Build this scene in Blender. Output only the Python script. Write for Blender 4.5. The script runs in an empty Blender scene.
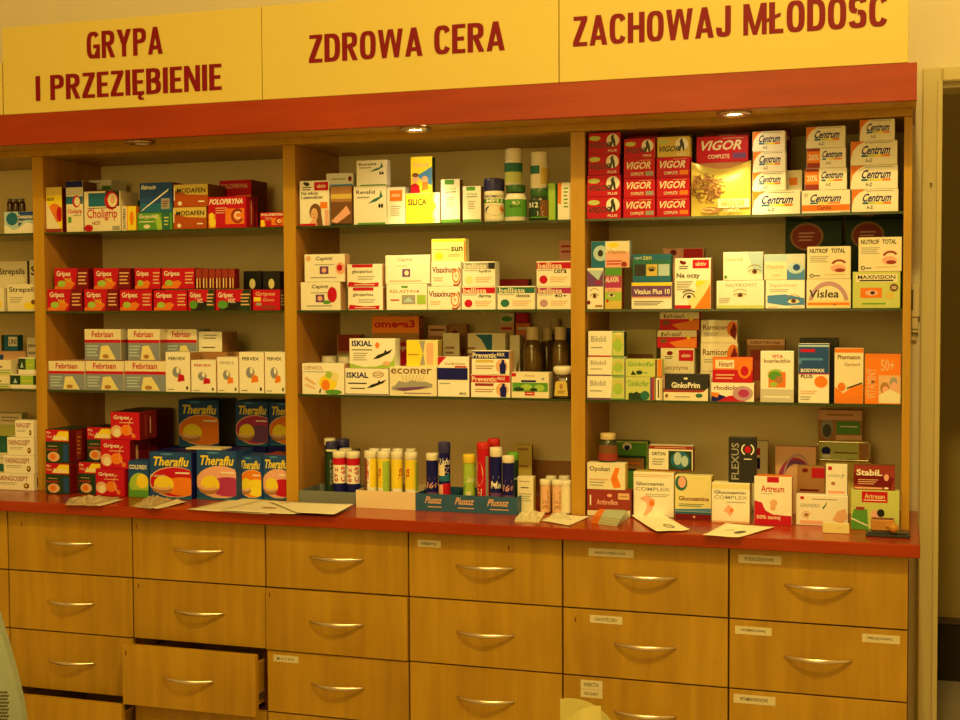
import bpy, math, random
from mathutils import Vector, Matrix
random.seed(7)
S = bpy.context.scene
COL = S.collection

# ------------------------------------------------------------------ camera
CAM = (2.3799, -3.0744, 1.4356); YAW, PITCH, ROLL, FPX = .3109, -.042, -.0049, 1312.77
_F = Vector((-math.sin(YAW)*math.cos(PITCH), math.cos(YAW)*math.cos(PITCH), math.sin(PITCH)))
_R = Vector((math.cos(YAW), math.sin(YAW), 0)); _U = _R.cross(_F)
_R2 = _R*math.cos(ROLL)+_U*math.sin(ROLL); _U2 = -_R*math.sin(ROLL)+_U*math.cos(ROLL)
cd = bpy.data.cameras.new('camera'); cam = bpy.data.objects.new('camera', cd); COL.objects.link(cam)
cd.sensor_width = 36; cd.lens = FPX*36/960; cd.clip_start = .05
cam.matrix_world = Matrix(((_R2.x, _U2.x, -_F.x, CAM[0]), (_R2.y, _U2.y, -_F.y, CAM[1]), (_R2.z, _U2.z, -_F.z, CAM[2]), (0, 0, 0, 1)))
S.camera = cam

# ------------------------------------------------------------------ world, lights, exposure
w = bpy.data.worlds.new('world'); S.world = w; w.use_nodes = True
w.node_tree.nodes['Background'].inputs[0].default_value = (1, .7, .3, 1)
w.node_tree.nodes['Background'].inputs[1].default_value = .02
S.view_settings.view_transform = 'Standard'; S.view_settings.look = 'None'
S.view_settings.gamma = 1; S.view_settings.exposure = -0.2
LC = (1.0, .68, .175)
def area(name, loc, size, power, col=LC, rot=(0, 0, 0)):
    l = bpy.data.lights.new(name, 'AREA'); l.size = size; l.energy = power; l.color = col
    o = bpy.data.objects.new(name, l); COL.objects.link(o); o.location = loc; o.rotation_euler = rot
    return o
area('ceiling_lamp_light', (2.35, -2.17, 3.60), .12, 68, rot=(math.radians(35), 0, 0))
area('room_fill_light', (1.0, -3.4, 3.7), 2.2, 84)  # broad overhead fill added to lift the shadows, not a fixture of the room
area('far_wall_fill_light', (1.4, -4.55, 2.1), 1.6, 32, rot=(math.radians(88), 0, 0))  # added fill from behind the camera, brightens the bay backs; no lamp hangs there

area('hallway_fill_light', (3.0, 1.3, 3.6), .4, 5)  # small fill added to brighten the hallway walls, no known lamp

# ------------------------------------------------------------------ helpers
def at(u, v, y=None, z=None):
    """world point of the photograph's pixel (u, v) on the plane y or z"""
    d = _F*FPX+_R2*(u-480)-_U2*(v-360)
    t = (y-CAM[1])/d.y if y is not None else (z-CAM[2])/d.z
    return Vector(CAM)+d*t

_mats = {}
def mat(name, rgb, rough=.5, metal=0., noise=0., scale=30., bump=0., spec=.5):
    if name in _mats: return _mats[name]
    m = bpy.data.materials.new(name); m.use_nodes = True; nt = m.node_tree; b = nt.nodes['Principled BSDF']
    b.inputs['Base Color'].default_value = (*rgb, 1); b.inputs['Roughness'].default_value = rough
    b.inputs['Metallic'].default_value = metal; b.inputs['Specular IOR Level'].default_value = spec
    if noise or bump:
        tc = nt.nodes.new('ShaderNodeTexCoord'); n = nt.nodes.new('ShaderNodeTexNoise')
        n.inputs['Scale'].default_value = scale; n.inputs['Detail'].default_value = 4
        nt.links.new(tc.outputs['Object'], n.inputs['Vector'])
        if noise:
            mx = nt.nodes.new('ShaderNodeMix'); mx.data_type = 'RGBA'
            mx.inputs['A'].default_value = (*[c*(1-noise) for c in rgb], 1); mx.inputs['B'].default_value = (*[min(1, c*(1+noise)) for c in rgb], 1)
            nt.links.new(n.outputs['Fac'], mx.inputs['Factor']); nt.links.new(mx.outputs['Result'], b.inputs['Base Color'])
        if bump:
            bp = nt.nodes.new('ShaderNodeBump'); bp.inputs['Strength'].default_value = bump; bp.inputs['Distance'].default_value = .002
            nt.links.new(n.outputs['Fac'], bp.inputs['Height']); nt.links.new(bp.outputs['Normal'], b.inputs['Normal'])
    _mats[name] = m; return m

def wood(name, c1, c2, rough=.4, stretch=(14, 14, 1.2), spec=.4, scale=2.2):
    m = bpy.data.materials.new(name); m.use_nodes = True; nt = m.node_tree; b = nt.nodes['Principled BSDF']
    tc = nt.nodes.new('ShaderNodeTexCoord'); mp = nt.nodes.new('ShaderNodeMapping'); mp.inputs['Scale'].default_value = stretch
    n = nt.nodes.new('ShaderNodeTexNoise'); n.inputs['Scale'].default_value = scale; n.inputs['Detail'].default_value = 7; n.inputs['Distortion'].default_value = .6
    n2 = nt.nodes.new('ShaderNodeTexNoise'); n2.inputs['Scale'].default_value = 2.6; n2.inputs['Detail'].default_value = 2
    ad = nt.nodes.new('ShaderNodeMath'); ad.operation = 'ADD'
    cr = nt.nodes.new('ShaderNodeValToRGB'); cr.color_ramp.elements[0].position = .75; cr.color_ramp.elements[1].position = 1.25
    ml = nt.nodes.new('ShaderNodeMath'); ml.operation = 'MULTIPLY'; ml.inputs[1].default_value = .5
    cr.color_ramp.elements[0].position = .38; cr.color_ramp.elements[1].position = .62
    cr.color_ramp.elements[0].color = (*c1, 1); cr.color_ramp.elements[1].color = (*c2, 1)
    L = nt.links.new
    oi = nt.nodes.new('ShaderNodeObjectInfo'); va = nt.nodes.new('ShaderNodeVectorMath'); va.operation = 'ADD'
    cx = nt.nodes.new('ShaderNodeCombineXYZ'); L(oi.outputs['Random'], cx.inputs[0]); L(oi.outputs['Random'], cx.inputs[2])
    sc = nt.nodes.new('ShaderNodeVectorMath'); sc.operation = 'SCALE'; sc.inputs['Scale'].default_value = 9; L(cx.outputs[0], sc.inputs[0])
    L(tc.outputs['Object'], va.inputs[0]); L(sc.outputs[0], va.inputs[1])
    L(va.outputs[0], mp.inputs['Vector']); L(mp.outputs[0], n.inputs['Vector']); L(va.outputs[0], n2.inputs['Vector'])
    L(n.outputs['Fac'], ad.inputs[0]); L(n2.outputs['Fac'], ad.inputs[1]); L(ad.outputs[0], ml.inputs[0]); L(ml.outputs[0], cr.inputs[0])
    L(cr.outputs[0], b.inputs['Base Color']); b.inputs['Roughness'].default_value = rough; b.inputs['Specular IOR Level'].default_value = spec
    return m

# print / carton colours
PAL = dict(W=(.86, .84, .78), C=(.80, .74, .58), K=(.005, .005, .006), R=(.52, .008, .028), D=(.17, .007, .012), O=(.80, .22, .02),
           Y=(.85, .68, .04), G=(.10, .32, .05), g=(.35, .55, .08), B=(.008, .010, .15), T=(.02, .15, .30), b=(.07, .24, .60), S=(.45, .62, .72),
           A=(.33, .33, .32), a=(.58, .56, .50), P=(.80, .42, .35), M=(.42, .04, .18), N=(.18, .08, .03), n=(.40, .20, .08), F=(.75, .45, .28),
           L=(.55, .62, .20), V=(.16, .06, .22), X=(.02, .05, .025), E=(.03, .16, .12), J=(.65, .50, .12), H=(.74, .20, .025), Q=(.62, .64, .62),
           U=(.02, .075, .30), Z=(.30, .04, .03), k=(.24, .28, .42), h=(.42, .085, .012), q=(.50, .30, .40), j=(.78, .72, .36))
def cm(k): return mat('print_'+({'W': 'white', 'C': 'cream', 'K': 'black', 'R': 'red'}.get(k, 'ink_%d' % ord(k))), PAL[k], .45, noise=.04, scale=60, spec=.16)

class MB:
    def __init__(s): s.v = []; s.f = []; s.mi = []; s.mats = []; s.sm = []
    def m(s, mt):
        if mt not in s.mats: s.mats.append(mt)
        return s.mats.index(mt)
    def add(s, vs, fs, mt, smooth=False):
        k = len(s.v); s.v += [tuple(p) for p in vs]; i = s.m(mt)
        for f in fs: s.f.append(tuple(j+k for j in f)); s.mi.append(i); s.sm.append(smooth)
    def box(s, x0, x1, y0, y1, z0, z1, mt, bev=0.):
        if bev <= 0:
            vs = [(x, y, z) for x in (x0, x1) for y in (y0, y1) for z in (z0, z1)]
            s.add(vs, [(0, 1, 3, 2), (4, 6, 7, 5), (0, 4, 5, 1), (2, 3, 7, 6), (0, 2, 6, 4), (1, 5, 7, 3)], mt); return
        b = min(bev, (x1-x0)*.3, (y1-y0)*.3, (z1-z0)*.3)
        X = (x0, x1); Y = (y0, y1); Z = (z0, z1); vs = []; idx = {}
        for i in (0, 1):
            for j in (0, 1):
                for k in (0, 1):
                    sx = b if i == 0 else -b; sy = b if j == 0 else -b; sz = b if k == 0 else -b
                    for a, p in enumerate(((X[i], Y[j]+sy, Z[k]+sz), (X[i]+sx, Y[j], Z[k]+sz), (X[i]+sx, Y[j]+sy, Z[k]))):
                        idx[i, j, k, a] = len(vs); vs.append(p)
        fs = []
        for i in (0, 1):
            q = [idx[i, j, k, 0] for j, k in ((0, 0), (0, 1), (1, 1), (1, 0))]; fs.append(q if i == 0 else q[::-1])
            q = [idx[j, i, k, 1] for j, k in ((0, 0), (1, 0), (1, 1), (0, 1))]; fs.append(q if i == 0 else q[::-1])
            q = [idx[j, k, i, 2] for j, k in ((0, 0), (0, 1), (1, 1), (1, 0))]; fs.append(q if i == 0 else q[::-1])
        for i in (0, 1):
            for j in (0, 1):
                fs.append([idx[i, j, 0, 0], idx[i, j, 0, 1], idx[i, j, 1, 1], idx[i, j, 1, 0]][::(1 if (i+j) % 2 == 0 else -1)])
                fs.append([idx[i, 0, j, 0], idx[i, 0, j, 2], idx[i, 1, j, 2], idx[i, 1, j, 0]][::(-1 if (i+j) % 2 == 0 else 1)])
                fs.append([idx[0, i, j, 1], idx[0, i, j, 2], idx[1, i, j, 2], idx[1, i, j, 1]][::(1 if (i+j) % 2 == 0 else -1)])
                for k in (0, 1):
                    fs.append([idx[i, j, k, 0], idx[i, j, k, 1], idx[i, j, k, 2]][::(-1 if (i+j+k) % 2 == 0 else 1)])
        s.add(vs, fs, mt)
    def lathe(s, prof, mt, n=28, cx=0, cy=0, cap0=True, cap1=True, smooth=True):
        vs = []; fs = []
        for r, z in prof:
            for i in range(n):
                a = 2*math.pi*i/n; vs.append((cx+r*math.cos(a), cy+r*math.sin(a), z))
        for k in range(len(prof)-1):
            for i in range(n):
                j = (i+1) % n; fs.append((k*n+i, k*n+j, (k+1)*n+j, (k+1)*n+i))
        s.add(vs, fs, mt, smooth)
        k = len(prof)-1
        if cap0: s.add(vs[:n], [tuple(range(n))[::-1]], mt)
        if cap1: s.add(vs[k*n:], [tuple(range(n))], mt)
    def tube(s, pts, r, mt, n=8, closed=False):
        pts = [Vector(p) for p in pts]; vs = []; fs = []; N = len(pts)
        for i, p in enumerate(pts):
            a = pts[(i-1) % N] if (closed or i) else p; c = pts[(i+1) % N] if (closed or i < N-1) else p
            d = (c-a).normalized(); up = Vector((0, 0, 1)) if abs(d.z) < .9 else Vector((1, 0, 0))
            e1 = d.cross(up).normalized(); e2 = d.cross(e1)
            rr = r[i] if isinstance(r, (list, tuple)) else r
            for k in range(n):
                t = 2*math.pi*k/n; vs.append(p+e1*math.cos(t)*rr+e2*math.sin(t)*rr)
        for i in range(N if closed else N-1):
            j = (i+1) % N
            for k in range(n): l = (k+1) % n; fs.append((i*n+k, i*n+l, j*n+l, j*n+k))
        s.add(vs, fs, mt, True)
        if not closed:
            s.add(vs[:n], [tuple(range(n))], mt); s.add(vs[-n:], [tuple(range(n))[::-1]], mt)
    def build(s, name, parent=None, origin=None, loc=None, rotz=0):
        ox = Vector(origin) if origin is not None else Vector((0, 0, 0))
        me = bpy.data.meshes.new(name); me.from_pydata([tuple(Vector(p)-ox) for p in s.v], [], s.f)
        for mt in s.mats: me.materials.append(mt)
        me.polygons.foreach_set('material_index', s.mi); me.polygons.foreach_set('use_smooth', s.sm); me.update()
        o = bpy.data.objects.new(name, me); COL.objects.link(o)
        o.location = loc if loc is not None else ox
        if rotz: o.rotation_euler.z = rotz
        if parent is not None: o.parent = parent
        return o

_tx = {}
def text_mesh(s, bold, cap=False):
    """verts and faces of a line of lettering, scaled to the unit square (or cap height 1)"""
    key = (s, bold, cap)
    if key in _tx: return _tx[key]
    c = bpy.data.curves.new('t', 'FONT'); c.body = s; c.offset = bold*(.6 if not cap else 1); c.resolution_u = 2 if not cap else 4; c.fill_mode = 'FRONT'
    o = bpy.data.objects.new('t', c); COL.objects.link(o)
    me = bpy.data.meshes.new_from_object(o.evaluated_get(bpy.context.evaluated_depsgraph_get()))
    vs = [(v.co.x, v.co.y) for v in me.vertices]; fs = [tuple(p.vertices) for p in me.polygons]
    bpy.data.objects.remove(o); bpy.data.curves.remove(c); bpy.data.meshes.remove(me)
    x0 = min(v[0] for v in vs); x1 = max(v[0] for v in vs); y0 = min(v[1] for v in vs); y1 = max(v[1] for v in vs)
    if cap: y0 = -bold; y1 = .729+bold*.9
    vs = [((x-x0)/(x1-x0), (y-y0)/(y1-y0)) for x, y in vs]
    _tx[key] = (vs, fs); return vs, fs

# heavy condensed capitals for the signs (height 1), as overlapping strokes
def _ring(cx, cy, rx, ry, a0, a1, tx=.165, ty=.15, n=20, e=3.0):
    fs = []; P = []
    def se(t, a, b):
        c, s_ = math.cos(t), math.sin(t)
        return (cx+a*math.copysign(abs(c)**(2/e), c), cy+b*math.copysign(abs(s_)**(2/e), s_))
    for i in range(n+1):
        t = math.radians(a0+(a1-a0)*i/n); P.append((se(t, rx, ry), se(t, rx-tx, ry-ty)))
    return [[P[i][0], P[i+1][0], P[i+1][1], P[i][1]] for i in range(n)]
def _b(x0, y0, x1, y1): return [[(x0, y0), (x1, y0), (x1, y1), (x0, y1)]]
t_, h_ = .165, .15
_P = _b(0, 0, t_, 1)+_ring(.2, .72, .28, .28, -90, 90)+_b(0, .85, .2, 1)+_b(0, .44, .2, .58)
_E = _b(0, 0, t_, 1)+_b(0, .86, .40, 1)+_b(0, .43, .36, .57)+_b(0, 0, .40, .14)
_L = _b(0, 0, t_, 1)+_b(0, 0, .40, .14)
_S = _ring(.24, .73, .24, .27, 10, 268)+_ring(.24, .285, .24, .285, 90, -170)
GLY = {'I': (.165, _b(0, 0, t_, 1)), 'P': (.48, _P), 'R': (.50, _P+[[(.17, .47), (.33, .47), (.50, 0), (.33, 0)]]), 'E': (.40, _E),
 'G': (.50, _ring(.25, .5, .25, .5, 38, 335)+_b(.25, .38, .5, .52)+_b(.36, 0, .5, .45)), 'C': (.48, _ring(.25, .5, .25, .5, 28, 332)), 'O': (.50, _ring(.25, .5, .25, .5, 0, 360, n=36)),
 'D': (.50, _b(0, 0, t_, 1)+_ring(.2, .5, .30, .5, -90, 90)+_b(0, .85, .2, 1)+_b(0, 0, .2, .15)), 'J': (.42, _b(.255, .25, .42, 1)+_ring(.21, .27, .21, .27, 175, 365)),
 'B': (.49, _b(0, 0, t_, 1)+_ring(.2, .74, .27, .26, -90, 90)+_ring(.2, .29, .29, .29, -90, 90)+_b(0, .85, .2, 1)+_b(0, 0, .2, .15)+_b(0, .46, .2, .59)),
 'Y': (.54, [[(0, 1), (.18, 1), (.35, .42), (.19, .42)], [(.36, 1), (.54, 1), (.35, .42), (.19, .42)]]+_b(.19, 0, .35, .44)),
 'A': (.54, [[(0, 0), (.16, 0), (.34, 1), (.19, 1)], [(.54, 0), (.38, 0), (.20, 1), (.35, 1)]]+_b(.12, .18, .42, .32)),
 'Z': (.44, _b(.02, .86, .44, 1)+_b(0, 0, .44, .14)+[[(0, .14), (.19, .14), (.44, .86), (.25, .86)]]), 'N': (.52, _b(0, 0, .15, 1)+_b(.37, 0, .52, 1)+[[(.0, 1), (.16, 1), (.52, 0), (.36, 0)]]),
 'W': (.78, [[(0, 1), (.155, 1), (.27, 0), (.13, 0)], [(.31, 1), (.43, 1), (.27, 0), (.13, 0)], [(.35, 1), (.47, 1), (.65, 0), (.51, 0)], [(.78, 1), (.625, 1), (.51, 0), (.65, 0)]]),
 'M': (.66, _b(0, 0, .14, 1)+_b(.52, 0, .66, 1)+[[(0, 1), (.17, 1), (.39, 0), (.27, 0)], [(.66, 1), (.49, 1), (.27, 0), (.39, 0)]]), 'H': (.50, _b(0, 0, t_, 1)+_b(.335, 0, .5, 1)+_b(.1, .43, .4, .58)),
 'S': (.48, _S), 'Ś': (.48, _S+[[(.17, 1.05), (.27, 1.05), (.40, 1.2), (.24, 1.2)]]), 'Ć': (.48, _ring(.25, .5, .25, .5, 28, 332)+[[(.19, 1.05), (.29, 1.05), (.42, 1.2), (.26, 1.2)]]), 'Ł': (.42, _L+[[(-.08, .36), (-.08, .48), (.32, .66), (.32, .54)]]),
 'Ę': (.40, _E+[[(.2, 0), (.34, 0), (.29, -.10), (.38, -.12), (.38, -.2), (.24, -.2), (.17, -.1)]]), ' ': (.22, [])}
def block_text(s):
    x = 0; vs = []; fs = []
    for ch in s:
        wd, ps = GLY[ch]
        for p in ps:
            k = len(vs); vs += [(x+a, b, k*.0000012) for a, b in p]; fs.append(tuple(range(k, k+len(p))))
        x += wd+.065
    x -= .065
    return [(a/x, b, c) for a, b, c in vs], fs
def flatten(ops):
    out = []
    for o in ops:
        if isinstance(o, list): out += flatten(o)
        else: out.append(o)
    return out
def draw(mb, ops, fn, step=.00008, nr=1):
    """print: each op is a shape on the face; fn(u, v, layer) gives its point"""
    for i, op in enumerate(flatten(ops)):
        k = op[0]; mt = cm(op[1]); off = step*(i+1)
        if k == 'r':
            _, c, u0, v0, u1, v1 = op; n = nr
            vs = []; fs = []
            for a in range(n+1):
                u = u0+(u1-u0)*a/n; vs += [fn(u, v0, off), fn(u, v1, off)]
            for a in range(n): fs.append((2*a, 2*a+2, 2*a+3, 2*a+1))
            mb.add(vs, fs, mt)
        elif k == 't':
            _, c, s, u0, v0, u1, v1 = op[:7]; bold = op[7] if len(op) > 7 else .02; sl = op[8] if len(op) > 8 else 0; rot = op[9] if len(op) > 9 else 0
            tv, tf = text_mesh(s, bold); vs = []
            for x, y in tv:
                if rot: vs.append(fn(u1-(u1-u0)*y, v0+(v1-v0)*x, off))
                else: vs.append(fn(u0+(u1-u0)*(x+sl*(y-.5)), v0+(v1-v0)*y, off))
            mb.add(vs, tf, mt)
        elif k == 'e':
            _, c, cu, cv, ru, rv = op; n = 20
            mb.add([fn(cu+ru*math.cos(2*math.pi*a/n), cv+rv*math.sin(2*math.pi*a/n), off) for a in range(n)], [tuple(range(n))], mt)
        elif k == 'o':       # ring / arc
            _, c, cu, cv, ru, rv, th, a0, a1 = op; n = 20; vs = []; fs = []
            for a in range(n+1):
                t = math.radians(a0+(a1-a0)*a/n); taper = 1
                vs += [fn(cu+ru*math.cos(t), cv+rv*math.sin(t), off), fn(cu+ru*(1-th)*math.cos(t), cv+rv*(1-th)*math.sin(t), off)]
            for a in range(n): fs.append((2*a, 2*a+2, 2*a+3, 2*a+1))
            mb.add(vs, fs, mt)
        elif k == 'p':
            mb.add([fn(u, v, off) for u, v in op[2]], [tuple(range(len(op[2])))], mt)
        elif k == 'l':
            _, c, u0, v0, u1, v1, n = op; h = (v1-v0)/max(1, n)
            for a in range(n):
                ue = u1-(u1-u0)*.25*((a*37 % 5)/5.); vv = v1-h*(a+.5)
                mb.add([fn(u0, vv-h*.2, off), fn(ue, vv-h*.2, off), fn(ue, vv+h*.2, off), fn(u0, vv+h*.2, off)], [(0, 1, 2, 3)], mt)

def tag(o, label=None, cat=None, group=None, kind=None):
    if label: o['label'] = label
    if cat: o['category'] = cat
    if group: o['group'] = group
    if kind: o['kind'] = kind
    return o
def empty(name, loc, rz=0):
    o = bpy.data.objects.new(name, None); COL.objects.link(o); o.location = loc; o.rotation_euler.z = rz; o.empty_display_size = .05
    return o
def local(mb, name, parent): return mb.build(name, parent, loc=(0, 0, 0))

# ------------------------------------------------------------------ structure materials
WALLM = mat('cream_wall_paint', (.74, .67, .50), .8, noise=.04, scale=8, bump=.15)
FLOORM = mat('floor_tile', (.55, .48, .38), .4, noise=.1, scale=5)
CEILM = mat('ceiling_paint', (.8, .76, .66), .9, noise=.03)
TRIMM = mat('cream_gloss_trim', (.60, .52, .26), .4, noise=.03, scale=12)
MAPLE = wood('light_maple_laminate', (.34, .185, .010), (.47, .27, .017))
MAPLEP = wood('maple_panel_edge', (.42, .225, .014), (.54, .30, .020))
INNER = wood('bay_side_laminate', (.44, .20, .035), (.54, .26, .045))
REDW = wood('cherry_red_laminate', (.28, .023, .001), (.37, .040, .002), rough=.22, stretch=(1.2, 14, 14))
SEAM = mat('red_edge_band', (.07, .006, .008), .5)
DARK = mat('dark_interior', (.03, .02, .012), .8)
BACKP = mat('bay_back_panel', (.88, .76, .42), .7, noise=.05, scale=4)
HANDLE = mat('brushed_bronze_handle', (.82, .72, .58), .3, metal=1)

YB = .4665           # wall plane
YU = .1635           # front of the shelving unit
ZC = .90             # worktop height
def struct(name, mb):
    o = mb.build(name); o['kind'] = 'structure'; return o

# ------------------------------------------------------------------ room shell
XL, XR, YF, ZT = -2.4, 4.6, -4.6, 3.75
DX0, DX1, DZ = 2.472, 3.36, 1.99
m = MB(); m.box(XL, DX0, YB, YB+.12, 0, ZT, WALLM); m.box(DX1, XR, YB, YB+.12, 0, ZT, WALLM); m.box(DX0, DX1, YB, YB+.12, DZ, ZT, WALLM); struct('wall_back', m)
m = MB(); m.box(XL-.1, XL, YF, 2.6, 0, ZT, WALLM); struct('wall_left', m)
m = MB(); m.box(XR, XR+.1, YF, 2.6, 0, ZT, WALLM); struct('wall_right', m)
m = MB(); m.box(XL-.1, XR+.1, YF-.1, YF, 0, ZT, WALLM); struct('wall_front', m)
m = MB(); m.box(XL-.1, XR+.1, YF-.1, 2.7, -.1, 0, FLOORM); struct('floor', m)
m = MB(); m.box(XL-.1, XR+.1, YF-.1, 2.7, ZT, ZT+.1, CEILM); struct('ceiling', m)
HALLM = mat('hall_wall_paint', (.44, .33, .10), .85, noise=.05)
m = MB(); m.box(XL, XR, 2.2, 2.3, 0, ZT, HALLM); struct('wall_hallway', m)
m = MB(); m.box(1.2, 1.3, YB+.12, 2.2, 0, ZT, HALLM); struct('wall_hallway_side', m)
m = MB(); m.box(1.3, XR, 2.16, 2.2, 0, .22, DARK); m.box(1.3, XR, 2.15, 2.2, .22, .235, mat('dado_cap', (.10, .06, .03), .5)); struct('baseboard_hallway', m)
# casing around the doorway
m = MB()
m.box(2.424, DX0, YB-.022, YB, 0, DZ+.036, TRIMM, .004); m.box(DX1, DX1+.055, YB-.022, YB, 0, DZ+.036, TRIMM, .004)
m.box(DX0, DX1, YB-.022, YB, DZ, DZ+.036, TRIMM, .004)
m.box(2.460, DX0+.001, YB-.027, YB-.0221, 0, DZ+.002, TRIMM, .002)
m.box(DX0, DX0+.002, YB+.001, YB+.12, 0, DZ, TRIMM); m.box(DX1-.012, DX1, YB, YB+.12, 0, DZ, TRIMM); m.box(DX0, DX1, YB, YB+.12, DZ-.012, DZ, TRIMM)
struct('trim_1', m)

# ------------------------------------------------------------------ worktop
m = MB(); m.box(-1.25, 2.423, -.037, YB-.001, .8705, ZC, REDW, .002)
WTOP = tag(m.build('worktop', origin=(1.2, .2, ZC)), 'long glossy cherry red worktop running over all the drawer cabinets', 'worktop')

# ------------------------------------------------------------------ drawer cabinets
def handle_mesh():
    mb = MB(); n = 22; L = .152; vs = []; fs = []
    for i in range(n+1):
        t = -1+2*i/n; x = t*L/2; y = -.028*(1-t*t)-.0005; h = .0018+.0030*(1-t*t); th = .0018
        vs += [(x, y-th, -h), (x, y-th, h), (x, y+th, h), (x, y+th, -h)]
    for i in range(n):
        for k in range(4): l = (k+1) % 4; fs.append((4*i+k, 4*i+l, 4*(i+1)+l, 4*(i+1)+k))
    fs += [(3, 2, 1, 0), (4*n, 4*n+1, 4*n+2, 4*n+3)]
    mb.add(vs, fs, HANDLE, True); return mb
STICK = {  # (column, row): stickers (u left, v top, width, height, text)
    (3, 0): [(.025, .020, .062, .018, 'HERBAPOL')],
    (4, 0): [(.065, .018, .110, .019, 'PRZECIWBÓLOWE')],
    (4, 1): [(.068, .012, .080, .019, 'CHUSTECZKI')],
    (4, 2): [(.045, .007, .054, .022, 'INSECTA'), (.045, .030, .054, .020, 'OKULARY')],
    (5, 0): [(.022, .014, .098, .020, 'PODUSZKOWE')],
    (5, 1): [(.015, .014, .084, .019, 'WZMACNIAJ'), (.300, .012, .082, .019, 'PIELĘGNAC')],
    (5, 2): [(.012, .010, .096, .021, 'WITAMINOWE NOWE')],
    (2, 2): [(.020, .010, .072, .018, 'M U C H A')]}
SCUFF = {(0, 0): (.045, .03), (1, 0): (.012, .02), (1, 1): (.016, .012), (1, 2): (.012, .016), (2, 1): (.012, .01), (3, 0): (.262, .022), (4, 1): (.03, .02)}
CABL = {-1: 'light maple drawer cabinet cut off by the left edge of the picture',
        0: 'maple drawer cabinet farthest left, its fourth drawer pulled slightly open',
        1: 'maple drawer cabinet with the third drawer pulled open, gaping dark above and beside it',
        2: 'maple drawer cabinet with one small white sticker on its third drawer, beside the open drawer',
        3: 'maple drawer cabinet with a short sticker at the top left of its top drawer',
        4: 'maple drawer cabinet with stickers on three drawers, second from the doorway',
        5: 'maple drawer cabinet at the right end, with two stickers on its second drawer'}
OPEN = {(1, 2): .06, (0, 3): .06, (2, 1): .006, (0, 0): 0}
STM = mat('paper_sticker', (.62, .55, .36), .6); INKM = mat('print_black', PAL['K'], .42)
for k in range(-2, 6):
    if k == -2: continue
    x0 = .4*k; t = empty('drawer_cabinet', (x0+.2, .23, 0)); tag(t, CABL[k], 'cabinet', 'maple drawer cabinets under the worktop')
    def loc(mb, name, par, off=(0, 0, 0)): return mb.build(name, par, loc=off)
    m = MB(); X = .2
    m.box(-X, -X+.016, -.21, .235, .0, .869, MAPLE); m.box(X-.016, X, -.21, .235, 0, .869, MAPLE)
    m.box(-X+.016, X-.016, -.21, .235, .853, .869, MAPLE); m.box(-X+.016, X-.016, -.21, .235, .03, .046, MAPLE); m.box(-X+.016, X-.016, .225, .235, .046, .853, DARK)
    m.box(-X, -X+.016, -.2115, -.2101, 0, .869, SEAM); m.box(X-.016, X, -.2115, -.2101, 0, .869, SEAM)
    m.box(-X+.016, X-.016, -.2115, -.2101, .0, .046, SEAM)
    for r in range(4):
        if not ((k, r) in ((1, 1),) or (k, r) in ((0, 2),)): m.box(-X+.016, X-.016, -.2115, -.195, .700-.165*r-.004, .700-.165*r+.004, SEAM)
    m.build('body', t, loc=(0, 0, 0))
    for r in range(5):
        zt = .8665 if r == 0 else .865-.165*r-.0019; zb = .865-.165*(r+1)+.0019
        if r == 4: zb = .05
        yo = -.23-OPEN.get((k, r), 0)-.0005; th = .018
        m = MB(); m.box(-.1979, .1979, yo, yo+th-.001, zb, zt, MAPLE, .0008)
        if (k, r) in SCUFF:
            su, sv = SCUFF[(k, r)]; m.box(-.2+su, -.2+su+.004, yo-.0004, yo, zt-sv-.012, zt-sv, mat('scuff', (.16, .06, .01), .7))
        org = (0, yo, (zb+zt)/2)
        d = m.build('drawer', t, origin=org)
        if OPEN.get((k, r), 0) > .02:
            b = MB(); b.box(-.178, -.168, th, .38, -.065, .045, MAPLEP); b.box(.168, .178, th, .38, -.065, .045, MAPLEP); b.box(-.168, .168, th, .38, -.065, -.058, MAPLEP); b.box(-.168, .168, .372, .38, -.058, .045, MAPLEP)
            b.build('drawer_box', d, loc=(0, 0, 0))
            b = MB(); b.box(.179, .183, th+.001, .36, -.05, -.034, mat('slide_metal', (.7, .7, .68), .35, metal=1)); b.build('drawer_slide', d, loc=(0, 0, 0))
        handle_mesh().build('handle', d, loc=(.003, -.0003, .004))
        for (u, vt, wd, hh, s) in STICK.get((k, r), []):
            b = MB(); z1 = (zt-zb)/2-vt; b.box(-.2+u, -.2+u+wd, -.0008, -.0001, z1-hh, z1, STM)
            fn = lambda a, c, off: (-.2+u+wd*a, -.0008-off, z1-hh+hh*c)
            draw(b, [('t', 'K', s, .15, .3, .82, .7, .02)], fn)
            b.build('sticker', d, loc=(0, 0, 0))

# ------------------------------------------------------------------ shelving unit
S1, S2, S3 = 1.6503, 1.4228, 1.1951
ZTOP = 1.886
unit = empty('shelving_unit', (1.2, .3, ZC)); tag(unit, 'maple wall shelving unit with glass shelves and a red cornice above the worktop', 'shelving unit')
def U(mb, name): 
    o = mb.build(name, unit, loc=(-1.2, -.3, -ZC)); return o
for i, X in enumerate((-.8, 0, .8, 1.6)):
    m = MB(); m.box(X-.018, X+.018, YU+.001, YB-.002, ZC+.0005, 1.869, INNER); m.box(X-.018, X+.018, YU, YU+.0009, ZC+.0005, 1.869, MAPLEP); U(m, 'divider_panel')
m = MB(); m.box(2.382, 2.40, YU+.001, YB-.002, ZC+.0005, 1.869, INNER); m.box(2.382, 2.40, YU, YU+.0009, ZC+.0005, 1.869, MAPLEP); U(m, 'end_panel')
BAYS = [(-.782, -.018), (.018, .782), (.818, 1.582), (1.618, 2.382)]
gm = bpy.data.materials.new('shelf_glass'); gm.use_nodes = True; nt = gm.node_tree; nt.nodes.clear()
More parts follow.
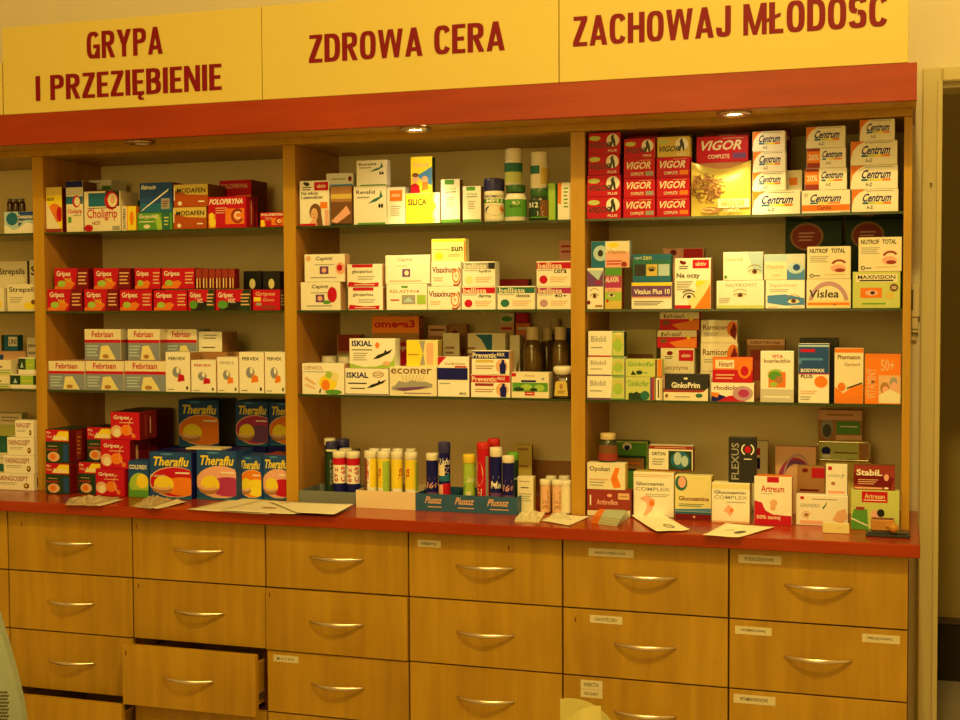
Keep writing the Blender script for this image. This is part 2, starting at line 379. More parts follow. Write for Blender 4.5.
o_ = nt.nodes.new('ShaderNodeOutputMaterial'); mx = nt.nodes.new('ShaderNodeMixShader'); tr = nt.nodes.new('ShaderNodeBsdfTransparent'); gl = nt.nodes.new('ShaderNodeBsdfGlossy'); fr = nt.nodes.new('ShaderNodeFresnel')
tr.inputs[0].default_value = (.88, .93, .84, 1); gl.inputs['Roughness'].default_value = .02; fr.inputs[0].default_value = 1.45
nt.links.new(fr.outputs[0], mx.inputs[0]); nt.links.new(tr.outputs[0], mx.inputs[1]); nt.links.new(gl.outputs[0], mx.inputs[2]); nt.links.new(mx.outputs[0], o_.inputs[0])
GEDGE = mat('glass_edge_green', (.03, .05, .008), .2)
for a, b in BAYS:
    m = MB(); m.box(a, b, YB-.012, YB-.003, ZC+.0005, 1.869, BACKP); U(m, 'back_panel')
    for z in (S1, S2, S3):
        m = MB(); m.box(a+.0006, b-.0006, YU+.003, YB-.0125, z-.006, z, gm); m.box(a+.0006, b-.0006, YU+.002, YU+.0029, z-.006, z, GEDGE); U(m, 'glass_shelf')
m = MB(); m.box(-.85, 2.40, YU-.006, YB-.002, 1.87, 1.888, MAPLEP); U(m, 'top_rail')
# cornice: red fascia, maple soffit (with holes' rims left to the lamps)
m = MB(); CRN = wood('cherry_cornice', (.27, .024, .002), (.36, .036, .003), rough=.4, stretch=(1.2, 14, 14)); m.box(-.85, 2.4075, -.002, .016, 1.882, 1.965, CRN, .001); m.box(-.85, 2.4075, .016, YU-.007, 1.887, 1.897, MAPLEP)
m.box(-.85, 2.4075, .016, YB-.002, 1.955, 1.965, REDW); m.box(2.3895, 2.4075, .016, YB-.002, 1.889, 1.955, REDW)
U(m, 'cornice')

# recessed spotlights in the soffit
SPM = mat('spot_rim_metal', (.55, .42, .30), .25, metal=1)
def emis(name, col, st):
    mm = bpy.data.materials.new(name); mm.use_nodes = True; b = mm.node_tree.nodes['Principled BSDF']
    b.inputs['Emission Color'].default_value = (*col, 1); b.inputs['Emission Strength'].default_value = st; b.inputs['Base Color'].default_value = (.8, .7, .5, 1); return mm
for x, on, lab in ((.4, 0, 'unlit round recessed spotlight under the cornice above the left bay'), (1.2, 1, 'lit round recessed spotlight under the cornice above the middle bay'), (2.0, 1, 'lit round recessed spotlight under the cornice above the right bay')):
    y = .072; t = empty('recessed_spotlight', (x, y, 1.886)); tag(t, lab, 'spotlight', 'recessed spotlights under the cornice')
    m = MB(); m.lathe([(.026, -.0005), (.040, -.0005), (.042, -.003), (.040, -.007), (.030, -.009), (.026, -.006), (.026, -.0005)], SPM, 32, cap0=False, cap1=False); local(m, 'rim', t)
    m = MB(); m.lathe([(.001, -.003), (.012, -.0045), (.025, -.003), (.025, -.001)], emis('lamp_lens_lit', (1, .8, .4), 60) if on else mat('lamp_lens_off', (.5, .5, .45), .1), 28, cap0=False, cap1=False); local(m, 'lens', t)
    if on:
        l = bpy.data.lights.new('spot_bulb', 'SPOT'); l.energy = 12; l.color = (1, .72, .26); l.spot_size = math.radians(66); l.spot_blend = .9; l.shadow_soft_size = .015
        o = bpy.data.objects.new('spot_bulb', l); COL.objects.link(o); o.parent = t; o.location = (0, 0, -.012); o.rotation_euler = (math.radians(13), 0, 0)

# ------------------------------------------------------------------ signs on the cornice
SIGNM = mat('yellow_sign_board', (.66, .53, .135), .45, noise=.02, scale=4); LETM = mat('dark_red_lettering', (.20, .003, .010), .5, spec=.2)
def sign(x0, x1, z0, z1, lines, lab):
    m = MB(); m.box(x0+.001, x1-.001, 0, .02, z0, z1, SIGNM, .001); o = m.build('sign_board', origin=((x0+x1)/2, 0.01, z0))
    tag(o, lab, 'sign', 'yellow signs standing on the cornice')
    for s, (pa, pb, pt) in lines:   # pa: bottom left pixel, pb: bottom right, pt: top at the left
        A = at(*pa, y=0); B = at(*pb, y=0); T = at(*pt, y=0); tv, tf = block_text(s); mm = MB(); h = T.z-A.z
        base = (A.z+B.z)/2
        mm.add([(A.x+(B.x-A.x)*x, -.0008-c, base+h*y) for x, y, c in tv], tf, LETM)
        k = mm.build('lettering', o, loc=(-(x0+x1)/2, -.01, -z0)); k['label'] = 'dark red capital letters'
ZS = 1.966
sign(.013, .806, ZS, 2.204, [('GRYPA', ((87, 59), (163, 54), (87, 32))), ('I PRZEZIĘBIENIE', ((36, 101.5), (222, 89.5), (36, 76.5)))], 'yellow sign board over the left bay with two lines of dark red capitals')
sign(.806, 1.594, ZS, 2.204, [('ZDROWA CERA', ((309, 63), (505, 50.5), (309, 35)))], 'yellow sign board over the middle bay with one line of two dark red words')
sign(1.594, 2.390, ZS, 2.204, [('ZACHOWAJ MŁODOŚĆ', ((573, 47), (887, 26), (573, 17)))], 'yellow sign board over the right bay, cut by the top of the picture')
sign(-.80, .011, ZS, 2.11, [], 'low yellow sign board of which only the right edge shows at the far left')

# ------------------------------------------------------------------ cartons
LIM = [(-.781, -.019), (.0195, .7805), (.8195, 1.5805), (1.6195, 2.3805)]
def face_fn(x0, x1, z0, z1, y): return lambda u, v, off: (x0+(x1-x0)*min(1, max(0, u)), y-off, z0+(z1-z0)*min(1, max(0, v)))
def carton(bay, zb, Y, D, x0, x1, yt, col, ops, label, side=None, top=None, group=None, cat='medicine box', name='medicine_box', rz=0, sideops=None, yb=None):
    u = (x0+x1)/2; zt = min(at(u, yt, y=Y).z, min(z for z in (S1-.0065, S2-.0065, S3-.0065, 1.8685) if z > zb)); v = (yt+(yb or yt+20))/2
    if yb is None: 
        # middle pixel row of the face, for the left and right edges
        zm = (zb+zt)/2; lo, hi = 0, 720
        for _ in range(24):
            v = (lo+hi)/2
            if at(u, v, y=Y).z > zm: lo = v
            else: hi = v
    X0 = at(x0, v, y=Y).x+.0005; X1 = at(x1, v, y=Y).x-.0005; a, b = LIM[bay]; X0 = max(X0, a); X1 = min(X1, b)
    D = min(D, YB-.0135-Y)
    m = MB(); w2, h = (X1-X0)/2, zt-zb-.0006
    m.box(-w2, w2, -D/2, D/2, 0, h, cm(col), .0007)
    e = .0009
    if side:
        for sx in (-1, 1): m.add([(sx*(w2+.0001), -D/2+e, e), (sx*(w2+.0001), D/2-e, e), (sx*(w2+.0001), D/2-e, h-e), (sx*(w2+.0001), -D/2+e, h-e)], [(0, 1, 2, 3)][::1] if sx > 0 else [(3, 2, 1, 0)], cm(side))
    if top: m.add([(-w2+e, -D/2+e, h+.0001), (w2-e, -D/2+e, h+.0001), (w2-e, D/2-e, h+.0001), (-w2+e, D/2-e, h+.0001)], [(0, 1, 2, 3)], cm(top))
    draw(m, ops, face_fn(-w2+e*.5, w2-e*.5, e*.5, h-e*.5, -D/2))
    if sideops: draw(m, sideops, lambda u_, v_, off: (w2+.0001+off, -D/2+e+(D-2*e)*u_, e+(h-2*e)*v_))
    # tuck flap seam on the lid
    o = m.build(name, loc=((X0+X1)/2, Y+D/2, zb+.0003), rotz=rz)
    tag(o, label, cat, group)
    return zt
_bn = ['far left', 'left', 'middle', 'right']
def stack(bay, base, Y, D, items, group=None):
    """items bottom to top: (x0, x1, ytop, colour, print, label, {options})"""
    z = base
    for it in items:
        x0, x1, yt, col, ops, lab = it[:6]; kw = it[6] if len(it) > 6 else {}
        g = kw.pop('group', group); d = kw.pop('D', D); y = kw.pop('Y', Y)
        if bay != 1: d *= .35 if bay == 0 else .5
        z = carton(bay, z, y, d, x0, x1, yt, col, ops, lab, group=g, **kw)
    return z
def on_top(x0, x1, yb, bay, D, items, group=None):
    """things standing on the worktop; yb is the pixel row of the front bottom edge"""
    Y = at((x0+x1)/2, yb, z=ZC).y
    return stack(bay, ZC+.0002, Y, D, items, group)

# families of print
def gripex(v='R', extra=None):
    d = {'M': 'D', 'R': 'R', 'N': 'K'}[v]
    ops = [('p', d, [(.62, 0), (1, 0), (1, 1), (.70, 1)]), ('p', 'H', [(0, .02), (.5, .02), (.62, .3), (.5, .42), (.2, .3), (0, .12)]), ('e', 'g' if v != 'N' else 'G', .22, .28, .12, .15)]
    if v == 'N': ops = [('r', 'K', .1, 0, .8, .42), ('p', 'X', [(.66, 0), (1, 0), (1, 1), (.78, 1)]), ('e', 'G', .2, .28, .15, .2)]
    ops += [('t', 'W', 'Gripex', .07, .56, .50 if v != 'R' else .56, .88, .03), ('l', 'F', .72, .2, .98, .85, 4)]
    if v == 'M': ops += [('t', 'Y', 'MAX', .32, .36, .52, .54, .03)]
    if v == 'N': ops += [('t', 'W', 'NOC', .36, .36, .56, .58, .03)]
    return ops
GX = 'red cold tablet boxes on the second shelf of the left bay'
def febri(): return [('r', 'C', 0, .66, 1, 1), ('r', 'R', 0, .56, 1, .66), ('r', 'k', 0, 0, 1, .56), ('l', 'S', .05, .1, .38, .5, 4), ('p', 'j', [(.40, .02), (.86, .02), (.74, .3), (.66, .48), (.46, .46)]), ('e', 'n', .58, .12, .09, .07), ('t', 'R', 'Febrisan', .2, .74, .80, .94, .03)]
def febs(): return [('r', 'C', 0, .66, 1, 1), ('r', 'R', 0, .56, 1, .66), ('r', 'A', 0, 0, 1, .56)]
def fervex(c='K', s='FERVEX', fruit='O'): return [('t', c, s, .12, .80, .82, .88, .04), ('e', 'A', .45, .50, .18, .14), ('e', 'k', .44, .50, .13, .11), ('e', 'W', .50, .55, .06, .08), ('p', fruit, [(.48, .25), (.78, .28), (.76, .42), (.54, .46)]), ('r', 'K', .84, .06, .92, .14), ('l', 'K', .08, .04, .34, .08, 1)]
def theraflu(c1='H', c2='O', sm=False):
    return [('e', 'F', .60, .36, .62, .335), ('e', c1, .62, .36, .61, .315), ('e', c2, .80, .27, .50, .20), ('e', 'Y', .34, .30, .24, .19), ('t', 'Y', 'Theraflu', .08, .70, .94, .90, .045, .06), ('e', 'b', .42, .955, .16, .022), ('e', 'n', .30, .20, .24, .10), ('e', 'F', .30, .235, .22, .055), ('p', 'Y', [(.16, .24), (.32, .46), (.46, .24)]), ('l', 'W', .62, .52, .96, .6, 1), ('r', 'T', .0, .0, 1, .035)]
def centrum(w_=0, sil=False):
    return [('p', 'H', [(0, 0.2), (.04, .6), (.16, .86), (.3, 1), (0, 1)]), ('t', 'B', 'Centrum', .20+w_, .44, .86, .82, .045, .10), ('r', 'T', .19+w_, .34, .36, .43), ('r', 'L', .36, .34, .50, .43), ('r', 'Y', .50, .34, .68, .43), ('r', 'O', .68, .34, .85, .43), ('t', 'K', 'A-Z', .32, .12, .46, .26, .02), ('l', 'A', .3, .9, .9, .97, 1)]
def vigor(man=True, word='PLUS', gold=False):
    if man: return [('r', 'J' if gold else 'O', 0, .35, 1, 1) if gold else ('r', 'R', 0, 0, 1, 1), ('e', 'L', .20, .74, .18, .12), ('e', 'W', .77, .62, .2, .32), ('p', 'K', [(.66, .3), (.72, .62), (.70, .80), (.78, .86), (.84, .62), (.86, .3), (.80, .3), (.77, .52), (.73, .3)]), ('e', 'K', .77, .84, .035, .06), ('t', 'K', 'VIGOR', .04, .26, .72, .54, .04, .08), ('t', 'W', word, .62, .06, .9, .18, .03)]
    return [('t', 'C', 'VIGOR', .06, .46, .90, .84, .045, .08), ('t', 'C', 'COMPLETE', .22, .14, .64, .30, .03), ('r', word, .70, .12, .96, .34), ('l', 'F', .5, .88, .92, .94, 1)]
def bell(c, s, dot): return [('r', c, .0, .70, 1, .96), ('t', 'C', 'bellissa', .04, .72, .74, .94, .03), ('t', 'K', s, .50, .52, .88, .68, .03), ('l', 'A', .04, .60, .46, .68, 1), ('e', dot, .20, .27, .12, .17), ('l', 'F', .4, .14, .9, .4, 3)]
def eye(cu, cv, r, k=1.): return [('e', 'C', cu, cv, r, r*.5*k), ('e', 'N', cu, cv, r*.42, r*.42*k), ('e', 'K', cu, cv, r*.2, r*.2*k), ('o', 'K', cu, cv-.02, r*1.05, r*.62*k, .14, 15, 170), ('o', 'n', cu, cv+.03, r*1.25, r*1.15*k, .1, 35, 150)]
def face(cu, cv, r, hair='N', k=1.): return [('p', 'P', [(cu-r*1.8, 0), (cu+r*1.6, 0), (cu+r*.6, cv-r*k), (cu-r*.6, cv-r*k)]), ('e', hair, cu+r*.25, cv+r*.3*k, r*1.45, r*1.35*k), ('p', hair, [(cu+r*.2, cv), (cu+r*1.7, cv+.1*r), (cu+r*2.1, max(0, cv-r*2.8*k)), (cu+r*.7, max(0, cv-r*2.6*k))]), ('e', 'F', cu, cv-r*.1*k, r*.85, r*1.05*k), ('e', 'K', cu-r*.3, cv, r*.1, r*.08*k), ('e', 'K', cu+r*.3, cv, r*.1, r*.08*k), ('e', 'R', cu, cv-r*.55*k, r*.22, r*.09*k)]
def fish(u, v, w_, h): return [('p', 'K', [(u, v), (u+w_*.25, v+h*.42), (u+w_*.55, v+h*.62), (u+w_*.62, v+h*.95), (u+w_*.70, v+h*.72), (u+w_, v+h), (u+w_*.85, v+h*.6), (u+w_*.6, v+h*.38), (u+w_*.3, v+h*.1)])]
def doppel(t1, t2=None): return [('e', 'D', .24, .91, .08, .035), ('e', 'D', .18, .93, .05, .03), ('r', 'R', .5, .80, .96, .97), ('t', 'C', 'aktiv', .58, .85, .88, .93, .03), ('l', 'K', .12, .78, .38, .86, 2)]

# ================================================================== far left bay
P1 = 'boxes in the bay cut off by the left edge'
stack(0, S1, .185, .10, [(4, 34, 211.5, 'W', [('r', 'S', 0, .0, 1, 1), ('p', 'W', [(0, 0), (1, 0), (1, .42), (.75, .50), (.5, .26), (.3, .15), (0, .45)]), ('p', 'U', [(.48, 1), (1, 1), (1, .62), (.72, .62), (.48, .3)]), ('e', 'T', .27, .68, .2, .3), ('t', 'W', 'Dexamax', .46, .68, .98, .88, .03), ('t', 'W', 'MAX', .50, .48, .70, .60, .03)], 'white box with a blue wave, on the top shelf at the left edge', {'group': P1})])
stack(0, S2, .185, .085, [(7, 41, 284, 'C', [('t', 'K', 'Strepsils', .06, .66, 1.12*.85, .90, .03), ('l', 'A', .08, .3, .5, .55, 3), ('e', 'Y', .72, .20, .2, .14), ('e', 'N', .82, .34, .07, .09)], 'cream throat lozenge box in front on the second shelf by the left divider', {'group': P1})])
stack(0, S2, .185, .085, [(-14, 4, 288, 'C', [('r', 'R', 0, .0, .1, 1), ('e', 'Y', .6, .3, .3, .2)], 'cream box showing only its right corner at the second shelf, left edge', {'group': P1})])
stack(0, S2, .30, .075, [(-10, 27.5, 261, 'C', [('t', 'K', 'Strepsils', .25, .70, .94, .86, .03), face(.72, .38, .1)], 'taller cream lozenge box with a face, behind the front one at the left edge', {'side': 'N', 'group': P1}), ], )
stack(0, S2, .30, .075, [(29.5, 46, 259.5, 'C', [('t', 'K', 'S', .08, .70, .42, .88, .04), ('e', 'G', .3, .35, .2, .1)], 'narrow strip of a cream lozenge box squeezed against the left divider', {'group': P1})])
lime = [('r', 'X', .0, .28, .34, .95), ('r', 'g', .34, .28, .76, .95), ('r', 'X', .76, .28, 1, .95), ('p', 'S', [(.1, .4), (.24, .4), (.17, .75)]), ('l', 'Y', .4, .5, .7, .62, 1)]
stack(0, S3, .185, .09, [(10, 41, 374.5, 'W', lime, 'lower lime and black striped white box on the third shelf, left edge', {'group': P1}), (18, 46, 357.5, 'W', lime, 'upper lime and black striped white box on the third shelf, left edge', {'group': P1})])
tea = [('r', 'L', 0, .0, 1, .2), ('r', 'K', .1, .5, .7, .6), ('l', 'G', .5, .1, 1, .4, 2)]
stack(0, S3, .185, .09, [(-18, 9.5, 375, 'C', tea, 'lower pale green box at the third shelf, cut by the left edge', {'group': P1}), (-18, 11, 360, 'C', tea, 'upper pale green box at the third shelf, cut by the left edge', {'group': P1})])
stack(0, S3, .31, .08, [(-6, 26, 351, 'F', [('r', 'U', .1, .1, .3, .9), ('l', 'K', .4, .3, .9, .7, 2)], 'low beige box behind the lime boxes on the third shelf', {'group': P1}), (1, 17.5, 335, 'T', [('r', 'X', 0, 0, .2, 1), ('r', 'W', .45, .3, 1, .9), ('t', 'K', 'UNI', .5, .4, .95, .75, .03)], 'small dark teal box with a white field, topmost on the third shelf, left edge', {'group': P1})])
stack(0, S3, .31, .08, [(27, 38, 337, 'C', [('l', 'A', .1, .3, .9, .9, 4), ('e', 'X', .3, .1, .3, .08)], 'tall grey box behind the lime boxes, against the left divider', {'group': P1})])
tg = [('t', 'Z', 'FARINGOSEPT', .06, .56, .86, .86, .03), ('l', 'A', .08, .3, .6, .48, 2), ('e', 'N', .82, .28, .07, .17), ('e', 'Y', .81, .30, .03, .07)]
on_top(-7, 34, 490.2, 0, .10, [(-7, 34, 473.5, 'W', tg, 'lowest of four white boxes with red lettering at the left edge of the worktop', {'sideops': [('r', 'N', .4, .2, .6, .8)]}), (3.5, 39, 455.5, 'W', tg, 'second from bottom of four white boxes with red lettering at the left edge'), (7, 41, 437.5, 'W', tg, 'third from bottom of four white boxes with red lettering at the left edge'), (15, 45, 420.5, 'W', tg, 'top one of four white boxes with red lettering at the left edge')], 'white boxes stacked at the left end of the worktop')
stack(0, ZC+.0002, .335, .09, [(-25, 3, 476, 'Z', [], 'dark red box behind the white stack, lowest of its pile'), (-12, 8, 458, 'E', [('r', 'C', 0, .7, 1, 1)], 'dark green box behind the white stack, second of its pile'), (-12, 13, 436, 'E', [('r', 'C', 0, .0, 1, .25)], 'dark green and cream box behind the white stack, third of its pile'), (-12, 22, 413, 'L', [('r', 'C', 0, .5, 1, 1), ('l', 'A', .4, .6, .9, .9, 2)], 'pale box with a green foot behind the white stack, topmost of its pile')], P1)

# ================================================================== left bay, top shelf
Y0 = .174
G1 = 'boxes on the top shelf of the left bay'
stack(1, S1, Y0, .09, [(45.5, 62, 187, 'Y', [('r', 'J', 0, .82, 1, 1), ('e', 'H', .55, .42, .42, .22), ('e', 'R', .86, .40, .2, .17), ('e', 'O', .35, .5, .2, .1), ('t', 'K', 'AETR', .06, .70, .52, .77, .03), ('r', 'Z', 0, 0, 1, .08), ('e', 'G', .45, .17, .1, .03), ('p', 'C', [(0, .08), (.9, .08), (.4, .4), (0, .7)])], 'slim yellow box with an orange and red burst, leftmost on the top shelf', {'side': 'D'})], G1)
choli_s = [('r', 'B', 0, .88, 1, 1), ('r', 'a', 0, .72, 1, .88), ('r', 'T', 0, .55, 1, .70), ('e', 'R', .62, .60, .24, .12), ('e', 'C', .66, .60, .17, .09), ('t', 'R', 'Choligrip', .08, .34, .94, .45, .03), ('r', 'G', .1, .18, .3, .30), ('l', 'A', .4, .3, .9, .34, 1)]
stack(1, S1, Y0, .07, [(66, 83.2, 181, 'C', choli_s, 'slim cream box with dark blue top and round red emblem, second on the top shelf', {'side': 'N'})], G1)
choli = [('r', 'T', .12, .62, .75, .96), ('r', 'K', .6, .62, .98, 1), ('e', 'R', .76, .76, .19, .23), ('e', 'C', .79, .77, .13, .17), ('e', 'F', .80, .78, .07, .1), ('t', 'R', 'Choligrip', .08, .26, .92, .56, .022), ('t', 'Z', 'HOT', .22, .15, .45, .25, .03), ('e', 'R', .12, .08, .12, .09), ('r', 'A', .78, .02, .98, .12), ('l', 'K', .1, .56, .9, .60, 1)]
stack(1, S1, Y0, .09, [(84, 120.5, 191, 'C', choli, 'wide cream box with large red lettering and a red ring emblem on the top shelf', {'top': 'n'})], G1)
stack(1, S1, .33, .08, [(90, 113, 190, 'n', [], 'brown box mostly hidden behind the wide cream box on the top shelf'), (88.5, 111.5, 180, 'W', [('r', 'W', 0, 0, .6, 1), ('r', 'G', .6, 0, 1, .4), ('l', 'A', .1, .3, .5, .8, 2)], 'small pale green box lying on top behind the wide cream box')], G1)
stack(1, S1, Y0, .06, [(121.5, 136.3, 206, 'O', [('r', 'C', 0, 0, .36, 1), ('t', 'K', 'IXOPREN', .08, .06, .28, .9, .04, 0, 1), ('r', 'Y', .42, 0, 1, 1), ('e', 'O', .7, .5, .14, .3)], 'small orange box with black upright lettering on the top shelf', {'top': 'F'})], G1)
stack(1, S1, .27, .06, [(118, 137.5, 200.5, 'G', [('r', 'g', .6, .0, 1, .2), ('e', 'W', .6, .86, .05, .08)], 'dark green box just showing above the small orange box', {})], G1)
stack(1, S1, Y0+.002, .095, [(137, 172, 212.5, 'G', [('p', 'g', [(.58, 0), (.78, 0), (.64, .9), (.50, .9)]), ('t', 'C', 'Grypolek', .05, .62, .62, .92, .04), ('l', 'W', .06, .42, .5, .55, 1), ('e', 'C', .28, .2, .1, .12), ('r', 'E', .72, 0, .95, 1), ('l', 'L', .78, .2, .92, .8, 3)], 'green box with white lettering under a dark blue box on the top shelf'),
  (139.5, 172.5, 182.5, 'U', [('r', 'T', 0, 0, 1, .3), ('t', 'W', 'Fabrocin', .06, .78, .5, .93, .03, .1), ('p', 'W', [(.02, .02), (.1, .12), (.9, .80), (.86, .70)]), ('r', 'A', .66, .10, .92, .46), ('l', 'D', .7, .16, .88, .4, 3)], 'dark blue box with a white diagonal streak, on the green box, top shelf', {'side': 'D'})], G1)
moda = [('p', 'J', [(0, 1), (1, 1), (1, .5), (.4, .55), (0, .75)]), ('r', 'W', .0, .3, .03, .9), ('t', 'K', 'MODAFEN', .09, .62, .94, .84, .04), ('e', 'C', .18, .16, .06, .1), ('l', 'W', .72, .16, .9, .3, 1)]
stack(1, S1, Y0, .10, [(173, 206.5, 207, 'h', moda, 'lower of two orange and gold boxes on the top shelf'), (173.5, 208, 184, 'h', moda, 'upper of two orange and gold boxes on the top shelf', {'side': 'N'})], G1)
polo = [('t', 'W', 'POLOPIRYNA', .04, .76, .94, .94, .05, .04), ('r', 'H', .0, .0, .2, .45), ('e', 'Y', .09, .38, .07, .12), ('e', 'Y', .11, .18, .09, .15), ('r', 'O', .46, .12, .96, .62), ('o', 'Z', .78, .38, .17, .24, .35, 40, 330), ('t', 'W', 'C', .70, .28, .86, .52, .04), ('l', 'F', .2, .45, .5, .68, 3)]
stack(1, S1, Y0-.002, .07, [(208, 246, 196.5, 'R', polo, 'red box with white capitals and a big letter C, front of the top shelf', {'side': 'R', 'sideops': [('r', 'F', .4, .1, .5, .9), ('r', 'K', .7, .0, .8, 1)]})], G1)
stack(1, S1, .285, .10, [(219.5, 251.5, 180, 'R', [('t', 'F', 'POLOPIRYNA', .06, .84, .9, .93, .04), ('r', 'H', .5, .0, 1, .7)], 'taller red box standing behind the front red box on the top shelf', {'side': 'D'})], G1)
stack(1, S1, Y0, .08, [(260, 296, 212, 'R', polo, 'small red box partly hidden by the divider at the right end of the top shelf', {'side': 'D'})], G1)

# left bay, second shelf
lowr = [(47, 82, 289, 'M', 'first in the lower row of red boxes, with a dark end'), (84, 118, 289, 'M', 'second in the lower row of red boxes, with a dark end'), (119.5, 152, 289.5, 'R', 'third in the lower row of red boxes, all bright red'), (153.5, 187, 290, 'R', 'fourth in the lower row of red boxes, with a green blister picture'), (188, 214.5, 289.5, 'N', 'fifth in the lower row, narrow red and black box'), (215.5, 251, 289.5, 'N', 'sixth in the lower row, red and black box with a green oval')]
for x0, x1, yt, v, lab in lowr: stack(1, S2, Y0-.003, .075, [(x0, x1, yt, 'R', gripex(v), 'red tablet box, '+lab, {'side': 'D', 'top': 'R' if v == 'R' else 'D'})], GX)
stack(1, S2, Y0-.003, .075, [(252.5, 280, 289.5, 'R', [('t', 'F', 'Gripex', .1, .66, .84, .90, .03), ('r', 'Y', .04, .44, .3, .64), ('t', 'F', 'Duo', .4, .44, .8, .58, .02), ('e', 'A', .22, .3, .12, .08), ('e', 'Z', .6, .15, .3, .1)], 'red box with a yellow sticker, rightmost of the lower row by the divider', {'side': 'N', 'sideops': [('l', 'W', .1, .2, .9, .8, 4)]})], GX)
z2r = at(60, 290, y=Y0).z
for x0, x1, v, lab in ((54, 88, 'M', 'first of the upper row of red boxes, with a dark end'), (93.5, 130, 'M', 'second of the upper row of red boxes, with a dark end'), (134.5, 160.5, 'R', 'third of the upper row of red boxes, bright red'), (161.5, 194.5, 'R', 'fourth of the upper row of red boxes, bright red')):
    stack(1, z2r, Y0+.006, .065, [(x0, x1, 268, 'R', gripex(v), 'red tablet box, '+lab, {'side': 'D', 'top': 'D'})], GX)
for k in range(6):
    xa = 195.5+k*6.6
    stack(1, z2r, Y0+.008, .028, [(xa, xa+6.4, 268.5, 'D', [('r', 'C', .12, .02, .3, .52), ('r', 'J', .62, .02, .8, .52), ('r', 'Z', 0, .52, 1, .98)], 'dark red upright box end in a packed row, %s from the left' % ('first', 'second', 'third', 'fourth', 'fifth', 'last')[k], {})], 'packed upright dark red box ends on the second shelf')
gelb = [('e', 'j', .5, .68, .17, .13), ('e', 'F', .5, .38, .12, .08), ('e', 'A', .5, .22, .2, .06)]
for xa, xb, q in ((243.5, 261.5, 'left'), (262.5, 280.5, 'right')):
    stack(1, S2, .275, .09, [(xa, xb, 271, 'K', gelb, '%s one of two black boxes with a pale round emblem behind the red row' % q)], 'black boxes behind the red row')
# left bay, third shelf
FB = 'pale blue and cream cold remedy boxes on the third shelf'
for x0, x1, lab in ((47, 85, 'leftmost'), (85.5, 124, 'middle'), (124.5, 166, 'rightmost')):
    z3 = stack(1, S3, Y0-.003, .105, [(x0, x1, 361, 'C', febri(), lab+' of the lower row of three cream boxes with a red stripe', {'side': 'Q', 'top': 'F'})], FB)
for x0, x1, lab in ((84.5, 121, 'leftmost'), (127.5, 160, 'middle'), (166, 197, 'rightmost')):
    stack(1, z3, Y0+.02, .08, [(x0, x1, 329, 'C', febri(), lab+' of the upper row of three cream boxes with a red stripe', {'side': 'A', 'top': 'F', 'sideops': febs()})] if x0 < 160 else [(x0, x1, 329, 'C', febri(), lab+' of the upper row of three cream boxes with a red stripe', {'side': 'A', 'Y': Y0+.060})], FB)
for k, (x0, x1, yt, c, s, fr, lab) in enumerate(((165.5, 190.2, 352, 'K', 'FERVEX', 'R', 'tall white box with black heading, leftmost of the white row, third shelf'), (191, 216, 360, 'R', 'FERVEX', 'R', 'shortest white box with a red heading on the third shelf'), (217, 238.3, 357, 'A', 'FERVEX D', 'O', 'white box with a grey heading, third in the white row'), (239, 264, 352, 'K', 'FERVEX', 'O', 'white box with black heading and orange fruit, fourth in the white row'), (264.6, 292, 352, 'K', 'FERVEX', 'O', 'white box with black heading touching the divider, last in the white row'))):
    z4 = stack(1, S3, Y0-.006, .07 if k else .058, [(x0, x1, yt, 'W', fervex(c, s, fr), lab, {'side': 'n' if k == 0 else 'F', 'top': 'C'})], 'white sachet boxes on the third shelf of the left bay')
stack(1, S3, .245, .09, [(199, 240, 352, 'n', [('r', 'N', .7, .0, .9, 1)], 'brown box lying behind the white row on the third shelf'), (198.5, 222, 331.5, 'W', [('l', 'A', .2, .6, .8, .9, 2), ('l', 'K', .15, .15, .7, .28, 1)], 'small white box with fine print, up on the brown box, third shelf', {'side': 'n'})], G1.replace('top', 'third'))

# left bay, worktop
act = [('r', 'X', 0, 0, 1, .64), ('r', 'R', 0, .64, 1, 1), ('t', 'W', 'Flu', .04, .88, .22, .94, .03), ('t', 'F', 'Hot', .06, .74, .28, .84, .03), ('p', 'Y', [(.3, .68), (1, .68), (1, .96), (.6, .96)]), ('t', 'W', 'Active', .30, .68, .92, .84, .03, .05), ('e', 'F', .34, .18, .26, .15), ('e', 'H', .30, .18, .13, .10), ('r', 'Z', .02, .36, .55, .42), ('r', 'U', .76, .05, .98, .55), ('l', 'F', .1, .48, .5, .52, 1)]
AG = 'red and dark tea boxes stacked at the left of the worktop'
sd = {'side': 'D', 'sideops': [('r', 'Z', .3, .05, .55, .95), ('l', 'O', .34, .2, .5, .8, 5)]}
on_top(46, 69, 494, 1, .115, [(45.5, 69.5, 463, 'X', act, 'lower dark box with red and yellow band, leftmost pair beside the divider', dict(sd)), (45.5, 69, 429.5, 'X', act, 'upper dark box with red and yellow band, leftmost pair beside the divider', dict(sd))], AG)
on_top(78.5, 96, 494, 1, .115, [(78.5, 101, 462, 'X', act, 'lower dark box with red and yellow band, half behind the bright red pile', dict(sd)), (87, 112, 427, 'X', act, 'upper dark box with red and yellow band, half behind the bright red pile', {'side': 'D', 'top': 'K', 'Y': at(88, 494, z=ZC).y+.02, 'D': .09})], AG)
gp = [('e', 'F', .2, .30, .20, .22), ('e', 'C', .22, .24, .12, .16), ('e', 'O', .55, .35, .2, .2), ('t', 'W', 'Gripex', .10, .70, .66, .88, .03), ('l', 'F', .3, .58, .8, .66, 1), ('o', 'F', .75, .5, .12, .3, .15, 80, 280), ('e', 'H', .8, .14, .07, .08)]
GP = 'bright red boxes piled in steps on the worktop'
Yg = at(109, 496, z=ZC).y
